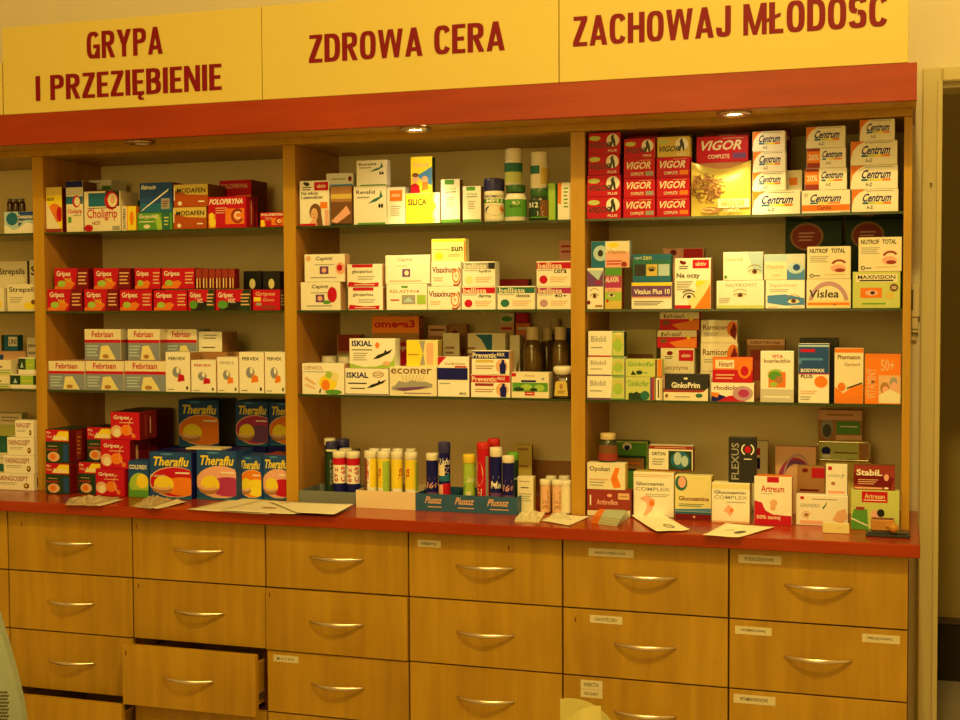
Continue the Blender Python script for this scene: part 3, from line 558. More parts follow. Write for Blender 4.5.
# the steps lean back: each higher box stands a little further in
zg = stack(1, ZC+.0002, Yg, .09, [(95.5, 124.5, 469, 'R', gp, 'bright red box at the bottom of the stepped pile', {'side': 'R'})], GP)
zg = stack(1, zg, Yg+.008, .10, [(100.5, 130, 440, 'R', gp, 'bright red box in the middle of the stepped pile', {'side': 'D', 'sideops': [('r', 'F', .3, .2, .42, .8)]})], GP)
zg = stack(1, zg, Yg+.016, .09, [(110.5, 139.5, 412, 'R', gp, 'bright red box on top of the stepped pile', {'side': 'D', 'top': 'K', 'sideops': [('r', 'Z', .3, .1, .42, .9), ('r', 'F', .6, .2, .66, .8)]})], GP)
stack(1, ZC+.0002, .33, .09, [(128, 160, 462, 'D', [], 'dark red box at the bottom behind the stepped red pile'), (126, 157, 436, 'D', [('r', 'F', .7, .2, .76, .8)], 'dark red box second up behind the stepped red pile'), (124, 156.5, 409.5, 'D', [('r', 'Z', .8, .1, .86, .9)], 'dark red box topmost behind the stepped red pile')], 'dark red boxes behind the stepped pile')
on_top(128, 149, 497.5, 1, .055, [(128.3, 148.6, 461, 'U', [('r', 'G', 0, 0, 1, .42), ('e', 'g', .55, .36, .5, .32), ('e', 'Y', .7, .45, .3, .2), ('r', 'G', .0, 0, 1, .2), ('t', 'W', 'COLDREX', .04, .78, .94, .90, .04), ('l', 'Y', .3, .34, .95, .38, 1)], 'small dark blue box with green and yellow lower half, beside the red pile')], G1.replace('top shelf', 'worktop'))
TG = 'dark blue hot drink boxes on the worktop'
zt_ = on_top(153, 191, 499, 1, .10, [(149.5, 191.5, 452, 'U', [theraflu('R', 'O'), ('t', 'C', '10 saszetek', .02, .46, .38, .52, .02, 0)], 'dark blue box with orange cup picture, front left of the blue row', {'side': 'B', 'top': 'B'})], TG)
zk2 = on_top(198, 236, 500, 1, .10, [(196.5, 236.3, 450.5, 'U', theraflu('P', 'M'), 'dark blue box with pink cup picture, second in the front blue row', {'top': 'B'})], TG)
zk3 = on_top(238, 261, 499.5, 1, .09, [(238.3, 261.5, 456, 'U', theraflu('O', 'Y'), 'narrow dark blue box with yellow orange picture, third in the front row', {})], TG)
on_top(263, 287, 500, 1, .09, [(262.3, 292, 455, 'U', theraflu('P', 'R'), 'dark blue box with pink picture, front row against the divider', {'top': 'Z'})], TG)
stack(1, ZC+.0002, .335, .11, [(170, 225, 447, 'B', [], 'plain dark blue carton hidden under the upper left blue box'), (178.5, 219, 400, 'U', theraflu('H', 'O'), 'upper dark blue box with orange cup picture, standing alone at the left', {'side': 'K'})], TG)
stack(1, ZC+.0002, .335, .11, [(232, 266.5, 446, 'B', [], 'plain dark blue carton hidden under the purple pictured box'), (235.5, 268.5, 401, 'U', theraflu('M', 'V'), 'upper dark blue box with purple cup picture, behind the front row', {'side': 'K'})], TG)
stack(1, ZC+.0002, .33, .10, [(267.5, 296, 446, 'B', [], 'plain dark blue carton under the upper box by the divider'), (269, 300, 402, 'U', theraflu('H', 'O'), 'upper dark blue box with orange picture, cut off by the divider', {})], TG)

# ================================================================== middle bay, top shelf
M1 = 'boxes on the top shelf of the middle bay'
stack(2, S1, Y0, .07, [(299.5, 329.3, 180.5, 'W', [('e', 'K', .25, .93, .09, .045), ('e', 'K', .18, .95, .06, .03), ('l', 'K', .1, .78, .4, .88, 2), ('r', 'R', .50, .78, .98, .97), ('t', 'C', 'aktiv', .6, .84, .9, .92, .03), ('t', 'K', 'Na włosy', .06, .67, .64, .76, .03), ('t', 'K', 'i paznokcie', .06, .58, .78, .67, .03), ('r', 'P', .85, 0, 1, .35), ('r', 'O', .7, .38, .95, .52), face(.50, .26, .14), ('r', 'R', 0, 0, .55, .05)], 'white box with a dark haired woman and red patch, leftmost in the middle bay')], M1)
stack(2, S1, Y0, .07, [(330.5, 352, 186, 'N', [('r', 'n', 0, .6, 1, 1), ('r', 'J', .0, .68, 1, .8), ('p', 'P', [(.0, .1), (.4, .3), (.75, .5), (.95, .3), (.7, .2), (.3, .05)]), ('p', 'N', [(.1, .2), (.45, .42), (.4, .46), (.05, .3)]), ('r', 'K', 0, 0, 1, .04)], 'brown box with a picture of hands on the top shelf, middle bay')], M1)
zm = at(340, 186, y=Y0).z
stack(2, zm, Y0+.01, .05, [(326, 353.5, 173, 'Q', [('l', 'A', .2, .4, .7, .7, 1), ('e', 'D', .88, .55, .07, .2), ('r', 'b', .1, 0, .98, .14)], 'small grey box lying across the woman box and the brown box', {})], M1)
rev = [('t', 'K', 'Revalid', .08, .80, .66, .90, .03), ('p', 'E', [(.44, .54), (.62, .66), (.80, .72), (.84, .90), (.90, .72), (.70, .60)]), ('e', 'K', .80, .48, .035, .06), ('e', 'K', .88, .48, .035, .06), ('r', 'K', .80, .46, .88, .49), ('l', 'A', .1, .66, .5, .76, 1), ('r', 'G', .12, 0, .98, .045)]
stack(2, S1, Y0, .08, [(353.5, 386.3, 186, 'W', rev, 'lower white box with black heading and a green swoosh', {}), (356.3, 386.6, 160, 'W', rev, 'upper white box with black heading and a green swoosh', {'D': .06})], M1)
stack(2, S1, Y0+.003, .06, [(387, 405, 187, 'W', [('r', 'H', .14, .62, .86, .92), ('t', 'C', 'aktiv', .24, .74, .76, .83, .03), ('l', 'A', .2, .2, .8, .5, 5)], 'white box with an orange square, between the swoosh box and the yellow box')], M1)
zs = stack(2, S1, Y0, .08, [(405.5, 440, 193, 'W', [('p', 'Y', [(0, 0), (.84, 0), (.78, .25), (.90, .55), (.80, .85), (.86, 1), (0, 1)]), ('t', 'K', 'SILICA', .06, .60, .62, .82, .06), ('o', 'n', .92, .5, .14, .5, .16, 110, 250), ('l', 'n', .08, .06, .5, .1, 1)], 'bright yellow and white box glowing under the spotlight, middle bay')], M1)
stack(2, zs, Y0+.006, .05, [(410.5, 432.3, 156.5, 'Y', [('t', 'F', 'vibovit', .12, .72, .86, .84, .03), ('p', 'b', [(.3, .48), (1, .72), (1, .2), (.6, .3)]), ('e', 'F', .22, .40, .15, .12), ('e', 'N', .22, .50, .16, .06), ('e', 'F', .66, .36, .15, .11), ('p', 'R', [(0, 0), (.45, 0), (.4, .2), (.2, .28), (0, .22)]), ('p', 'H', [(.5, .05), (.85, .1), (.8, .3), (.55, .3)])], 'upright yellow box with two faces, standing on the bright yellow box', {'side': 'X'})], M1)
vit = [('r', 'G', .2, .88, .7, .99), ('t', 'G', 'VITALIS', .2, .75, .8, .81, .03), ('l', 'K', .2, .68, .8, .73, 1), ('l', 'A', .3, .35, .7, .6, 5), ('r', 'G', 0, 0, 1, .07)]
stack(2, S1, Y0, .05, [(440.8, 460, 179, 'W', vit, 'taller of two slim white boxes with green foot, beside the yellow box', {'side': 'N'})], M1)
stack(2, S1, Y0, .05, [(462.5, 481, 186, 'W', vit, 'shorter of two slim white boxes with green foot, beside the blue capped bottle', {'side': 'N'})], M1)
stack(2, S1, Y0+.02, .08, [(547.5, 556, 183, 'G', [('r', 'g', .1, 0, .9, 1)], 'thin bright green box beside the dark jar, middle bay')], M1)
stack(2, S1, Y0+.01, .10, [(557.5, 571, 182.5, 'W', [('p', 'H', [(-.0, .45), (.25, .42), (.3, 1), (.0, 1)]), ('l', 'G', .45, .3, .8, .9, 6), ('r', 'A', .9, 0, .93, 1)], 'white box with an orange flash against the third divider')], M1)

# jars and bottles
def bottle(px0, px1, yt, zb, Y, prof, cap, bodycol, capcol, lab, name='medicine_bottle', cat='bottle', label_ops=None, lz=None, lcol=None, group=None, bay=2, z_top=None, glass=False):
    """prof: body (radius factor, height factor) pairs below the cap; cap: (radius factor, start height)"""
    zt = z_top if z_top else at((px0+px1)/2, yt, y=Y).z; h = zt-zb; zm_ = (zb+zt)/2
    v = 360
    lo, hi = 0, 720
    for _ in range(20):
        v = (lo+hi)/2
        if at((px0+px1)/2, v, y=Y).z > zm_: lo = v
        else: hi = v
    A = at(px0, v, y=Y).x; B = at(px1, v, y=Y).x; r = (B-A)/2; cx = (A+B)/2
    a, b = LIM[bay]; cx = min(max(cx, a+r), b-r)
    t = empty(name, (cx, Y+r, zb+.0002)); tag(t, lab, cat, group)
    ang = math.atan2(CAM[1]-Y, CAM[0]-cx)
    m = MB(); m.lathe([(r*p, h*q_) for p, q_ in prof], bodycol); local(m, 'body', t)
    cr, c0 = cap; m = MB()
    m.lathe([(r*cr*.97, h*c0), (r*cr, h*(c0+.005)), (r*cr, h*.975), (r*cr*.94, h*.998)], capcol, 30)
    n = 30
    for i in range(n):   # grip ribs
        a_ = 2*math.pi*i/n; q = [(r*cr*1.012*math.cos(a_+d), r*cr*1.012*math.sin(a_+d)) for d in (-.04, .04)]
        m.add([(q[0][0], q[0][1], h*(c0+.02)), (q[1][0], q[1][1], h*(c0+.02)), (q[1][0], q[1][1], h*.96), (q[0][0], q[0][1], h*.96)], [(0, 1, 2, 3)], capcol)
    local(m, 'cap', t)
    if label_ops is not None:
        l0, l1 = lz or (.1, .6); pr = max(p for p, q_ in prof)*r+.0004; m = MB(); n = 40
        vs = []; fs = []
        for i in range(n+1):
            a_ = ang+math.pi*1.7*(i/n-.5); vs += [(pr*math.cos(a_), pr*math.sin(a_), h*l0), (pr*math.cos(a_), pr*math.sin(a_), h*l1)]
        for i in range(n): fs.append((2*i, 2*i+2, 2*i+3, 2*i+1))
        m.add(vs, fs, lcol, True)
        def fn(u, v_, off):
            a_ = ang+math.radians(80)*(u-.5)*2; rr = pr+off+.0002; return (rr*math.cos(a_), rr*math.sin(a_), h*(l0+(l1-l0)*v_))
        draw(m, label_ops, fn, nr=20); local(m, 'label', t)
    return zt
PLW = mat('white_plastic', (.82, .78, .66), .4); PLG = mat('dark_green_plastic', (.03, .12, .03), .35); PLB = mat('navy_plastic', (.03, .03, .16), .35)
PLK = mat('dark_bottle_glass', (.05, .02, .008), .12, spec=.8); PLY = mat('yellow_plastic', (.8, .6, .05), .4); PLR = mat('red_plastic', (.6, .02, .02), .35); PLLG = mat('bright_green_plastic', (.15, .5, .04), .4)
JAR = [(.92, 0), (1, .03), (1, .62), (.86, .72), (.80, .76)]
JG = 'bottles and jars on the top shelf of the middle bay'
bottle(481.5, 501, 178, S1, Y0, [(.9, 0), (1, .02), (1, .70), (.92, .74)], (1.0, .70), PLW, PLB, 'white bottle with a navy blue cap, green band label, top shelf', label_ops=[('r', 'G', -.1, .62, 1.1, .78), ('t', 'B', 'AROMATIC', .1, .82, .9, .92, .03), ('t', 'W', 'MEN', .2, .64, .8, .76, .04), ('e', 'B', .5, .34, .36, .2), ('l', 'W', .3, .25, .7, .45, 3), ('e', 'O', .82, .40, .14, .12)], lz=(.05, .66), lcol=cm('C'), group=JG)
zj = bottle(502, 523.5, 184.5, S1, Y0, JAR, (.86, .80), PLW, PLG, 'white jar with green label and dark green lid, carrying a small white bottle', 'pill_jar', 'jar', [('e', 'C', .5, .8, .12, .1), ('t', 'K', 'Bio-C', .3, .52, .7, .66, .03), ('l', 'K', .1, .1, .9, .48, 4)], (.12, .60), cm('G'), group=JG)
bottle(502.5, 519.5, 148, zj, Y0+.008, [(.94, 0), (1, .02), (1, .60), (.9, .68)], (.94, .68), PLW, PLW, 'small white bottle with dark green label, stacked on the green labelled jar', label_ops=[('r', 'E', -.1, .55, 1.1, 1), ('l', 'W', .1, .65, .9, .9, 2), ('l', 'A', .1, .1, .9, .45, 3)], lz=(.06, .60), lcol=cm('L'), group=JG)
zj = bottle(526.5, 548, 188, S1, Y0+.004, JAR, (.86, .74), mat('dark_jar_plastic', (.03, .04, .02), .3), PLG, 'dark jar with a dark green lid and orange picture, carrying a white bottle', 'pill_jar', 'jar', [('r', 'N', .5, 0, 1.1, 1), ('e', 'H', .78, .55, .26, .3), ('t', 'W', 'B12', .06, .6, .44, .9, .03), ('l', 'W', .4, .1, .6, .4, 4), ('r', 'G', 0, 0, 1.1, .06)], (.08, .62), cm('X'), group=JG)
bottle(528.5, 546, 151.5, zj, Y0+.012, [(.94, 0), (1, .02), (1, .60), (.9, .68)], (.96, .68), PLW, PLW, 'small white bottle with dark corner label, stacked on the dark jar', label_ops=[('r', 'E', -.1, .6, .5, 1), ('l', 'A', .05, .1, .4, .5, 3), ('r', 'J', .55, .1, 1.1, .9)], lz=(.06, .62), lcol=cm('C'), group=JG)
# far left: three dark vials on the blue and white box
zv = at(18, 211.5, y=.185).z
for k, x in enumerate((5.5, 11.5, 17.5)):
    bottle(x, x+5.4, 198.5, zv, .20, [(.9, 0), (1, .05), (1, .7), (.6, .8)], (.72, .8), PLK, mat('vial_cap_grey', (.10, .12, .16), .4), 'small dark vial on the blue and white box, %s of three' % ('leftmost', 'middle', 'rightmost')[k], 'vial', 'vial', group='dark vials on the top shelf at the left edge', bay=0)

# middle bay, second shelf
M2 = 'boxes on the second shelf of the middle bay'
capi = [('t', 'K', 'Capivit', .28, .74, .70, .92, .03, .05), ('l', 'A', .25, .58, .75, .66, 1), ('r', 'V', .38, .28, .60, .56), ('e', 'P', .49, .42, .06, .09), ('l', 'A', .15, .1, .8, .2, 1)]
stack(2, S2, Y0, .08, [(300.5, 340.5, 282, 'W', [capi, ('e', 'R', .80, .55, .12, .28), ('e', 'G', .66, .28, .1, .07)], 'lower white box with purple square and red heart shape, far left', {'side': 'F'}), (304.3, 344.8, 254, 'W', [capi, ('e', 'P', .90, .48, .12, .22), ('e', 'R', .88, .50, .07, .12), ('e', 'F', .1, .85, .06, .1)], 'upper white box with purple square and pink flower, far left', {'D': .07, 'side': 'F'})], M2)
gly = [('r', 'R', .14, .86, .74, 1), ('t', 'K', 'glixoparitox', .14, .58, .74, .76, .03), ('l', 'A', .3, .3, .8, .5, 2), ('p', 'R', [(0, .02), (.9, .02), (.92, .2), (.5, .16), (.05, .24)]), ('l', 'C', .2, .06, .8, .14, 1)]
stack(2, S2, Y0, .07, [(347.8, 382.8, 287.3, 'W', gly, 'lower white box with red bands beside the purple square boxes', {'side': 'n'}), (347, 382, 264, 'W', gly, 'upper white box with red bands beside the purple square boxes', {'side': 'F'})], M2)
stack(2, S2, Y0, .08, [(386.3, 427, 284, 'W', [('t', 'n', 'RELASTIN', .08, .66, .72, .78, .02), ('r', 'G', .37, .86, .53, .94), ('e', 'R', .78, .72, .03, .04), ('r', 'A', .38, .22, .72, .58), ('p', 'S', [(.42, .3), (.68, .3), (.55, .5)]), ('r', 'g', .76, .22, .98, .58), ('r', 'R', .1, .36, .32, .41)], 'lower white box with grey and green pictures beside the target boxes', {}),
  (385.2, 430, 255, 'W', [('t', 'A', 'Capivit', .27, .76, .62, .92, .03, .05), ('l', 'F', .25, .6, .5, .66, 1), ('r', 'V', .38, .24, .56, .52), ('e', 'C', .48, .38, .05, .09), ('l', 'F', .08, .06, .8, .14, 1)], 'upper white box with a single purple square, middle of the second shelf', {'D': .07})], M2)
visa = [('t', 'D', 'Visaxinum', .03, .56, .84, .82, .04), ('o', 'Z', .84, .42, .19, .44, .2, -120, 60), ('o', 'H', .84, .42, .13, .30, .25, 0, 360), ('e', 'F', .84, .44, .04, .08), ('l', 'F', .08, .2, .4, .4, 2), ('o', 'Z', .88, .40, .26, .5, .1, -60, 30)]
zs_ = stack(2, S2, Y0-.003, .08, [(427.5, 460.5, 286.5, 'W', visa, 'lower white box with a red target emblem, middle of the second shelf', {}), (431, 461, 262, 'W', visa, 'upper white box with a red target emblem, under the yellow top box', {})], M2)
stack(2, zs_, Y0+.003, .06, [(431.3, 465.7, 238.8, 'j', [('r', 'Y', 0, .88, 1, 1), ('t', 'K', 'sun', .58, .46, .92, .66, .03), ('l', 'n', .06, .52, .54, .58, 1), ('e', 'Y', .22, .26, .12, .18), ('l', 'F', .5, .22, .86, .36, 2), ('r', 'O', .96, 0, 1, .9)], 'pale yellow box with a sun dot, topmost on the second shelf')], M2)
stack(2, S2, Y0-.002, .08, [(461.5, 495.5, 286.3, 'W', bell('R', 'derma', 'R'), 'lower white box with bright red heading band beside the target boxes'), (462.3, 495.3, 261.5, 'W', [bell('A', 'hydro', 'j'), ('r', 'K', .8, .7, 1, .96)], 'upper white box with grey heading and black corner, second shelf')], M2)
stack(2, S2, Y0-.002, .08, [(497.3, 535, 286, 'W', bell('E', 'detox', 'E'), 'white box with teal heading band and dark teal dot')], M2)
stack(2, S2, Y0-.002, .08, [(536.8, 572, 286.5, 'W', bell('M', '40+', 'q'), 'lower white box with crimson band, at the divider end of the second shelf'), (536.3, 572, 261, 'W', bell('R', 'cera', 'R'), 'upper white box with bright red band and red dot, at the divider end')], M2)
stack(2, S2, .33, .08, [(496, 528, 279, 'D', [], 'dark box peeking over the teal banded box'), ], M2)
stack(2, S2, .33, .08, [(559, 579, 240, 'P', [('l', 'R', .1, .8, .9, .95, 2), ('e', 'R', .5, .6, .4, .1)], 'tall faded pink box at the back corner of the second shelf')], M2)
# middle bay, third shelf
M3 = 'boxes on the third shelf of the middle bay'
stack(2, S3, Y0-.004, .09, [(302, 344.3, 363.3, 'W', [('t', 'n', 'OEPAROL', .04, .80, .5, .92, .02), ('l', 'A', .04, .70, .6, .76, 1), ('e', 'Y', .62, .38, .22, .26), ('e', 'O', .56, .3, .1, .18), ('e', 'j', .76, .58, .12, .14), ('e', 'g', .64, .64, .08, .12), ('e', 'G', .75, .08, .2, .08), ('p', 'F', [(.05, .5), (.3, .3), (.34, .34), (.1, .56)]), ('p', 'F', [(.05, .3), (.3, .16), (.32, .2), (.1, .34)]), ('p', 'K', [(.40, .05), (.44, .05), (.46, .2), (.42, .16)])], 'white box with yellow flowers, leftmost on the third shelf', {'side': 'F'})], M3)
isk = [('t', 'B', 'ISKIAL', .03, .64, .54, .86, .06), ('l', 'K', .06, .38, .5, .5, 1), ('l', 'K', .12, .2, .46, .3, 1), fish(.50, .26, .46, .34), ('o', 'n', .77, .78, .13, .12, .2, 0, 360), ('l', 'n', .68, .72, .86, .84, 2), ('r', 'V', 0, .02, 1, .05)]
zi = stack(2, S3, Y0-.004, .10, [(345, 388.5, 368.3, 'W', isk, 'lower white box with a black shark and navy capitals', {}),
  (349.3, 395, 338.5, 'W', [('t', 'B', 'ISKIAL', .05, .74, .50, .94, .06), ('l', 'K', .05, .58, .5, .66, 1), ('l', 'A', .08, .24, .4, .54, 4), fish(.52, .30, .44, .36), ('e', 'O', .62, .78, .05, .1), ('p', 'g', [(.0, .16), (.3, .04), (.6, .06), (.95, .24), (1, .5), (1, 0), (0, 0)]), ('e', 'F', .82, .16, .08, .08)], 'upper white box with a black shark and green curved foot', {'D': .08})], M3)
ze = stack(2, S3, Y0-.006, .10, [(389.3, 436.8, 366.8, 'C', [('t', 'N', 'ecomer', .03, .76, .90, .95, .02), ('p', 'A', [(.04, .30), (.12, .36), (.2, .52), (.35, .46), (.48, .54), (.6, .5), (.76, .5), (.92, .42), (.90, .3), (.72, .24), (.5, .2), (.2, .16), (.05, .2)]), ('p', 'V', [(.1, .26), (.4, .3), (.85, .34), (.6, .22), (.3, .16)]), ('r', 'V', .3, .08, .88, .11)]+[('p', 'n', [(.3+k*.06, .5), (.31+k*.06, .5), (.28+k*.08, .72), (.27+k*.08, .72)]) for k in range(7)], 'cream box with lower case brown name over a purple rocky island', {'side': 'n'})], M3)
stack(2, ze, Y0+.006, .065, [(406.3, 438, 340, 'j', [('r', 'Y', 0, 0, .55, 1), ('e', 'Y', .18, .5, .34, .48), ('p', 'A', [(.40, .98), (.60, .98), (.54, .5), (.60, .04), (.42, .04), (.52, .5)]), ('r', 'F', .64, .06, .86, .9), ('l', 'n', .04, .4, .4, .5, 1)], 'glossy yellow box with a curved grey stripe, on the rocky island box', {'side': 'J'})], M3)
stack(2, S3, .305, .07, [(372, 419.3, 316, 'n', [('r', 'O', 0, 0, 1, 1), ('r', 'n', .0, .0, 1, .78), ('r', 'F', .5, .3, .9, .6), ('t', 'R', 'omega3', .04, .82, .92, .95, .06), ('o', 'R', .66, .44, .22, .22, .2, 0, 360), ('p', 'R', [(.66, .3), (.52, .46), (.55, .56), (.62, .57), (.66, .52), (.7, .57), (.77, .56), (.80, .46)])], 'tall orange brown box with a red heart and red lettering, at the back', {'side': 'Z', 'sideops': [('t', 'O', '3', .2, .84, .8, .97, .05)]})], M3)
stack(2, S3, .365, .06, [(337, 361, 334.5, 'n', [('r', 'Z', .05, .70, 1, 1), ('r', 'L', .0, 0, 1, .65)], 'box with a dark red top edge behind the shark boxes', {})], M3)
stack(2, S3, .365, .06, [(427, 445, 336, 'n', [('l', 'D', .1, .8, .9, .95, 1)], 'lower of two small boxes at the back beside the red heart box', {}), (428, 446.5, 325, 'F', [('l', 'N', .1, .3, .9, .8, 1)], 'upper of two small boxes at the back beside the red heart box', {})], M3)
stack(2, S3, .305, .05, [(442.5, 459, 333, 'C', [('l', 'n', .15, .3, .7, .8, 6)], 'slim beige box leaning among the back boxes, middle bay', {'side': 'n', 'rz': math.radians(6)})], M3)
stack(2, S3, .38, .06, [(447, 467, 324, 'n', [('e', 'D', .4, .85, .2, .06), ('e', 'Z', .8, .6, .15, .05)], 'brown patterned box at the very back, middle bay', {})], M3)
stack(2, S3, .31, .07, [(467.5, 505.5, 333, 'C', [('p', 'T', [(.2, .98), (.66, .98), (.64, .45), (.5, .75), (.36, .9)]), ('l', 'n', .0, .6, .2, .8, 2)], 'cream box with a dark blue curved triangle, behind the middle stacks', {'top': 'F'})], M3)
stack(2, S3, .40, .05, [(498.5, 515, 335, 'F', [('l', 'n', .1, .3, .9, .5, 2)], 'lower left pillbox of four at the back', {}), (499.5, 514, 323, 'F', [('l', 'R', .1, .3, .9, .8, 1)], 'second left pillbox of four at the back', {}), (499.5, 514, 313, 'C', [('e', 'G', .5, .4, .4, .3)], 'upper left pillbox with green spot at the back', {})], 'pillboxes stacked at the back of the third shelf')
stack(2, S3, .40, .05, [(515.5, 531, 335, 'P', [], 'lower right pillbox at the back', {}), (515.5, 530, 323, 'H', [('l', 'C', .1, .3, .9, .8, 1)], 'second right pillbox, orange, at the back', {}), (515.5, 528, 313, 'R', [], 'upper right red pillbox at the back', {})], 'pillboxes stacked at the back of the third shelf')
stack(2, S3, Y0-.003, .09, [(437.5, 469.3, 356.5, 'W', [('p', 'R', [(0, 1), (.28, 1), (0, .76)]), ('t', 'n', 'bodyGest', .24, .78, .88, .86, .03), ('r', 'R', .55, .73, .92, .77), ('r', 'B', 0, .42, .96, .72), ('t', 'K', 'MAX', .70, .05, .92, .11, .03), ('l', 'A', .06, .3, .4, .36, 1)], 'white box with a broad navy band and red corner', {'side': 'n', 'top': 'D'})], M3)
prev = lambda c: [('r', c, 0, .66, 1, .98), ('t', 'C', 'Preventic', .02, .70, .66, .92, .04), ('t', 'C', 'MAX', .68, .76, .88, .92, .03), ('r', 'J' if c == 'B' else 'Z', .1, .50, .58, .62), ('l', 'n', .1, .2, .6, .4, 2), ('e', 'F', .80, .35, .16, .3), ('p', 'B', [(.76, .02), (.90, .02), (.92, .4), (.87, .52), (.87, .62), (.80, .62), (.80, .52), (.74, .4)])]
stack(2, S3, Y0-.005, .09, [(470.8, 510.3, 374.5, 'W', prev('R'), 'lower white box with red heading and a dark human figure', {'side': 'F'}), (471.5, 509.5, 350.5, 'W', prev('B'), 'upper white box with navy heading and a dark human figure', {'side': 'F', 'top': 'C', 'D': .08})], M3)
stack(2, S3, Y0-.005, .08, [(511.3, 549, 372.3, 'C', [('r', 'R', 0, .84, .12, .98), ('t', 'n', 'Xenna', .35, .84, .62, .92, .02), ('r', 'B', .26, .62, .66, .70), ('r', 'G', .02, .25, .98, .60), ('e', 'g', .4, .42, .16, .12), ('e', 'g', .75, .40, .14, .13), ('e', 'X', .2, .34, .14, .08), ('e', 'X', .6, .33, .1, .07), ('r', 'R', .36, .10, .62, .25), ('l', 'C', .4, .14, .58, .22, 1), ('e', 'A', .85, .76, .04, .05)], 'cream box with a strip of green leaves and small red plaque', {})], M3)
# honey bottle: dark body, big oval cap, tan label
def honey():
    A = at(551, 385, y=Y0).x; B = at(571, 385, y=Y0).x; r = (B-A)/2; zt = at(561, 366.5, y=Y0).z; h = zt-S3
    t = empty('syrup_bottle', ((A+B)/2, Y0+.026, S3+.0003)); tag(t, 'squat dark bottle with a wide cream oval cap and tan label at the divider', 'bottle')
    m = MB(); k = 24; rings = []
    for q_, zz in ((.95, 0), (1, .01), (1, .35*h), (.95, .66*h), (.6, .74*h)):
        rings.append([(r*q_*math.copysign(abs(math.cos(a))**.55, math.cos(a)), .024*q_*math.copysign(abs(math.sin(a))**.7, math.sin(a)), zz) for a in [2*math.pi*i/k for i in range(k)]])
    vs = sum(rings, []); fs = [(a*k+i, a*k+(i+1) % k, (a+1)*k+(i+1) % k, (a+1)*k+i) for a in range(4) for i in range(k)]+[tuple(range(k))[::-1], tuple(range(4*k, 5*k))]
    m.add(vs, fs, PLK, True); local(m, 'body', t)
    m = MB(); rings = []
    for q_, zz in ((.45, .68*h), (.86, .76*h), (1.0, .88*h), (.97, .96*h), (.80, h)):
        rings.append([(r*q_*math.cos(a), .026*q_*math.sin(a), zz) for a in [2*math.pi*i/k for i in range(k)]])
    vs = sum(rings, []); fs = [(a*k+i, a*k+(i+1) % k, (a+1)*k+(i+1) % k, (a+1)*k+i) for a in range(4) for i in range(k)]+[tuple(range(k))[::-1], tuple(range(4*k, 5*k))]
    m.add(vs, fs, PLW, True); local(m, 'cap', t)
    m = MB(); m.add([(-r*.68, -.0247, .08*h), (r*.68, -.0247, .08*h), (r*.56, -.0247, .50*h), (r*.4, -.0247, .54*h), (-r*.4, -.0247, .54*h), (-r*.56, -.0247, .50*h)], [(0, 1, 2, 3, 4, 5)], cm('J'))
    draw(m, [('e', 'n', .5, .66, .14, .2), ('l', 'N', .2, .15, .8, .4, 2)], face_fn(-r*.6, r*.6, .08*h, .52*h, -.0249)); local(m, 'label', t)
honey()
BG = 'brown syrup bottles at the back of the third shelf'
SYR = [(.94, 0), (1, .02), (1, .66), (.90, .74), (.62, .80)]
for x0, x1, yt, Y, lab in ((521, 540, 327, .275, 'brown syrup bottle with a pale cap, nearest the middle of the shelf'), (537, 553, 328, .345, 'brown syrup bottle behind and between its two neighbours'), (550, 567, 327, .275, 'brown syrup bottle closest to the third divider'), (545, 561, 319, .405, 'tallest brown syrup bottle at the very back')):
    bottle(x0, x1, yt, S3, Y, SYR, (.66, .81), mat('brown_bottle_glass', (.10, .055, .012), .1, spec=.9), mat('cream_cap', (.66, .52, .30), .5), lab, 'syrup_bottle', group=BG)
stack(2, S3, .37, .06, [(565, 579, 328, 'U', [], 'dark blue box in the corner behind the squat bottle with the oval cap')], M3)
stack(2, S3, .33, .07, [(509.5, 520, 335, 'C', [('p', 'N', [(.2, .1), (.9, .1), (.9, .6)])], 'cream box standing beside the brown syrup bottles')], M3)
for x0, x1, yt, lab in ((318, 333, 356, 'white capped jar behind the flower box, left one of two'), (335.5, 350, 356.5, 'white capped jar behind the flower box, right one of two')):
    bottle(x0, x1, yt, S3, .30, [(.92, 0), (1, .04), (1, .6), (.8, .68)], (1.0, .66), PLW, PLW, lab, 'pill_jar', 'jar', group='white capped jars on the third shelf')

# middle bay, worktop: trays of tablet tubes
def tray(px0, px1, yt, yb, depth, col, lab, words=()):
    Y = at((px0+px1)/2, yb, z=ZC).y; A = at(px0, (yt+yb)/2, y=Y).x+.0004; B = at(px1, (yt+yb)/2, y=Y).x-.0004; A = max(A, .8195); B = min(B, 1.5805)
    h = at((px0+px1)/2, yt, y=Y).z-ZC; m = MB(); w_ = (B-A)/2; t = .0018
    m.box(-w_, w_, 0, t, 0, h, col); m.box(-w_, w_, depth-t, depth, 0, h*1.05, col); m.box(-w_, -w_+t, t, depth-t, 0, h, col); m.box(w_-t, w_, t, depth-t, 0, h, col); m.box(-w_+t, w_-t, t, depth-t, 0, t, col)
    for u0, u1, s in words: draw(m, [('t', 'F', s, u0, .45, u1, .85, .03, .1), ('l', 'F', u0+.02, .2, u1, .32, 1)], face_fn(-w_, w_, 0, h, 0))
    tag(m.build('display_tray', loc=((A+B)/2, Y, ZC+.0003)), lab, 'tray', 'cardboard trays of tablet tubes on the worktop')
    return Y
TRG = mat('grey_blue_card', (.17, .20, .20), .6); TRW = mat('white_card', (.80, .66, .46), .6); TRT = mat('teal_card', (.02, .10, .24), .5)
Ya = tray(299, 355.5, 491.5, 504, .13, TRG, 'grey cardboard tray beside the second divider, holding dark and red banded tubes')
Yb_ = tray(355.8, 415.5, 491.5, 509, .13, TRW, 'white cardboard tray holding the yellow tubes')
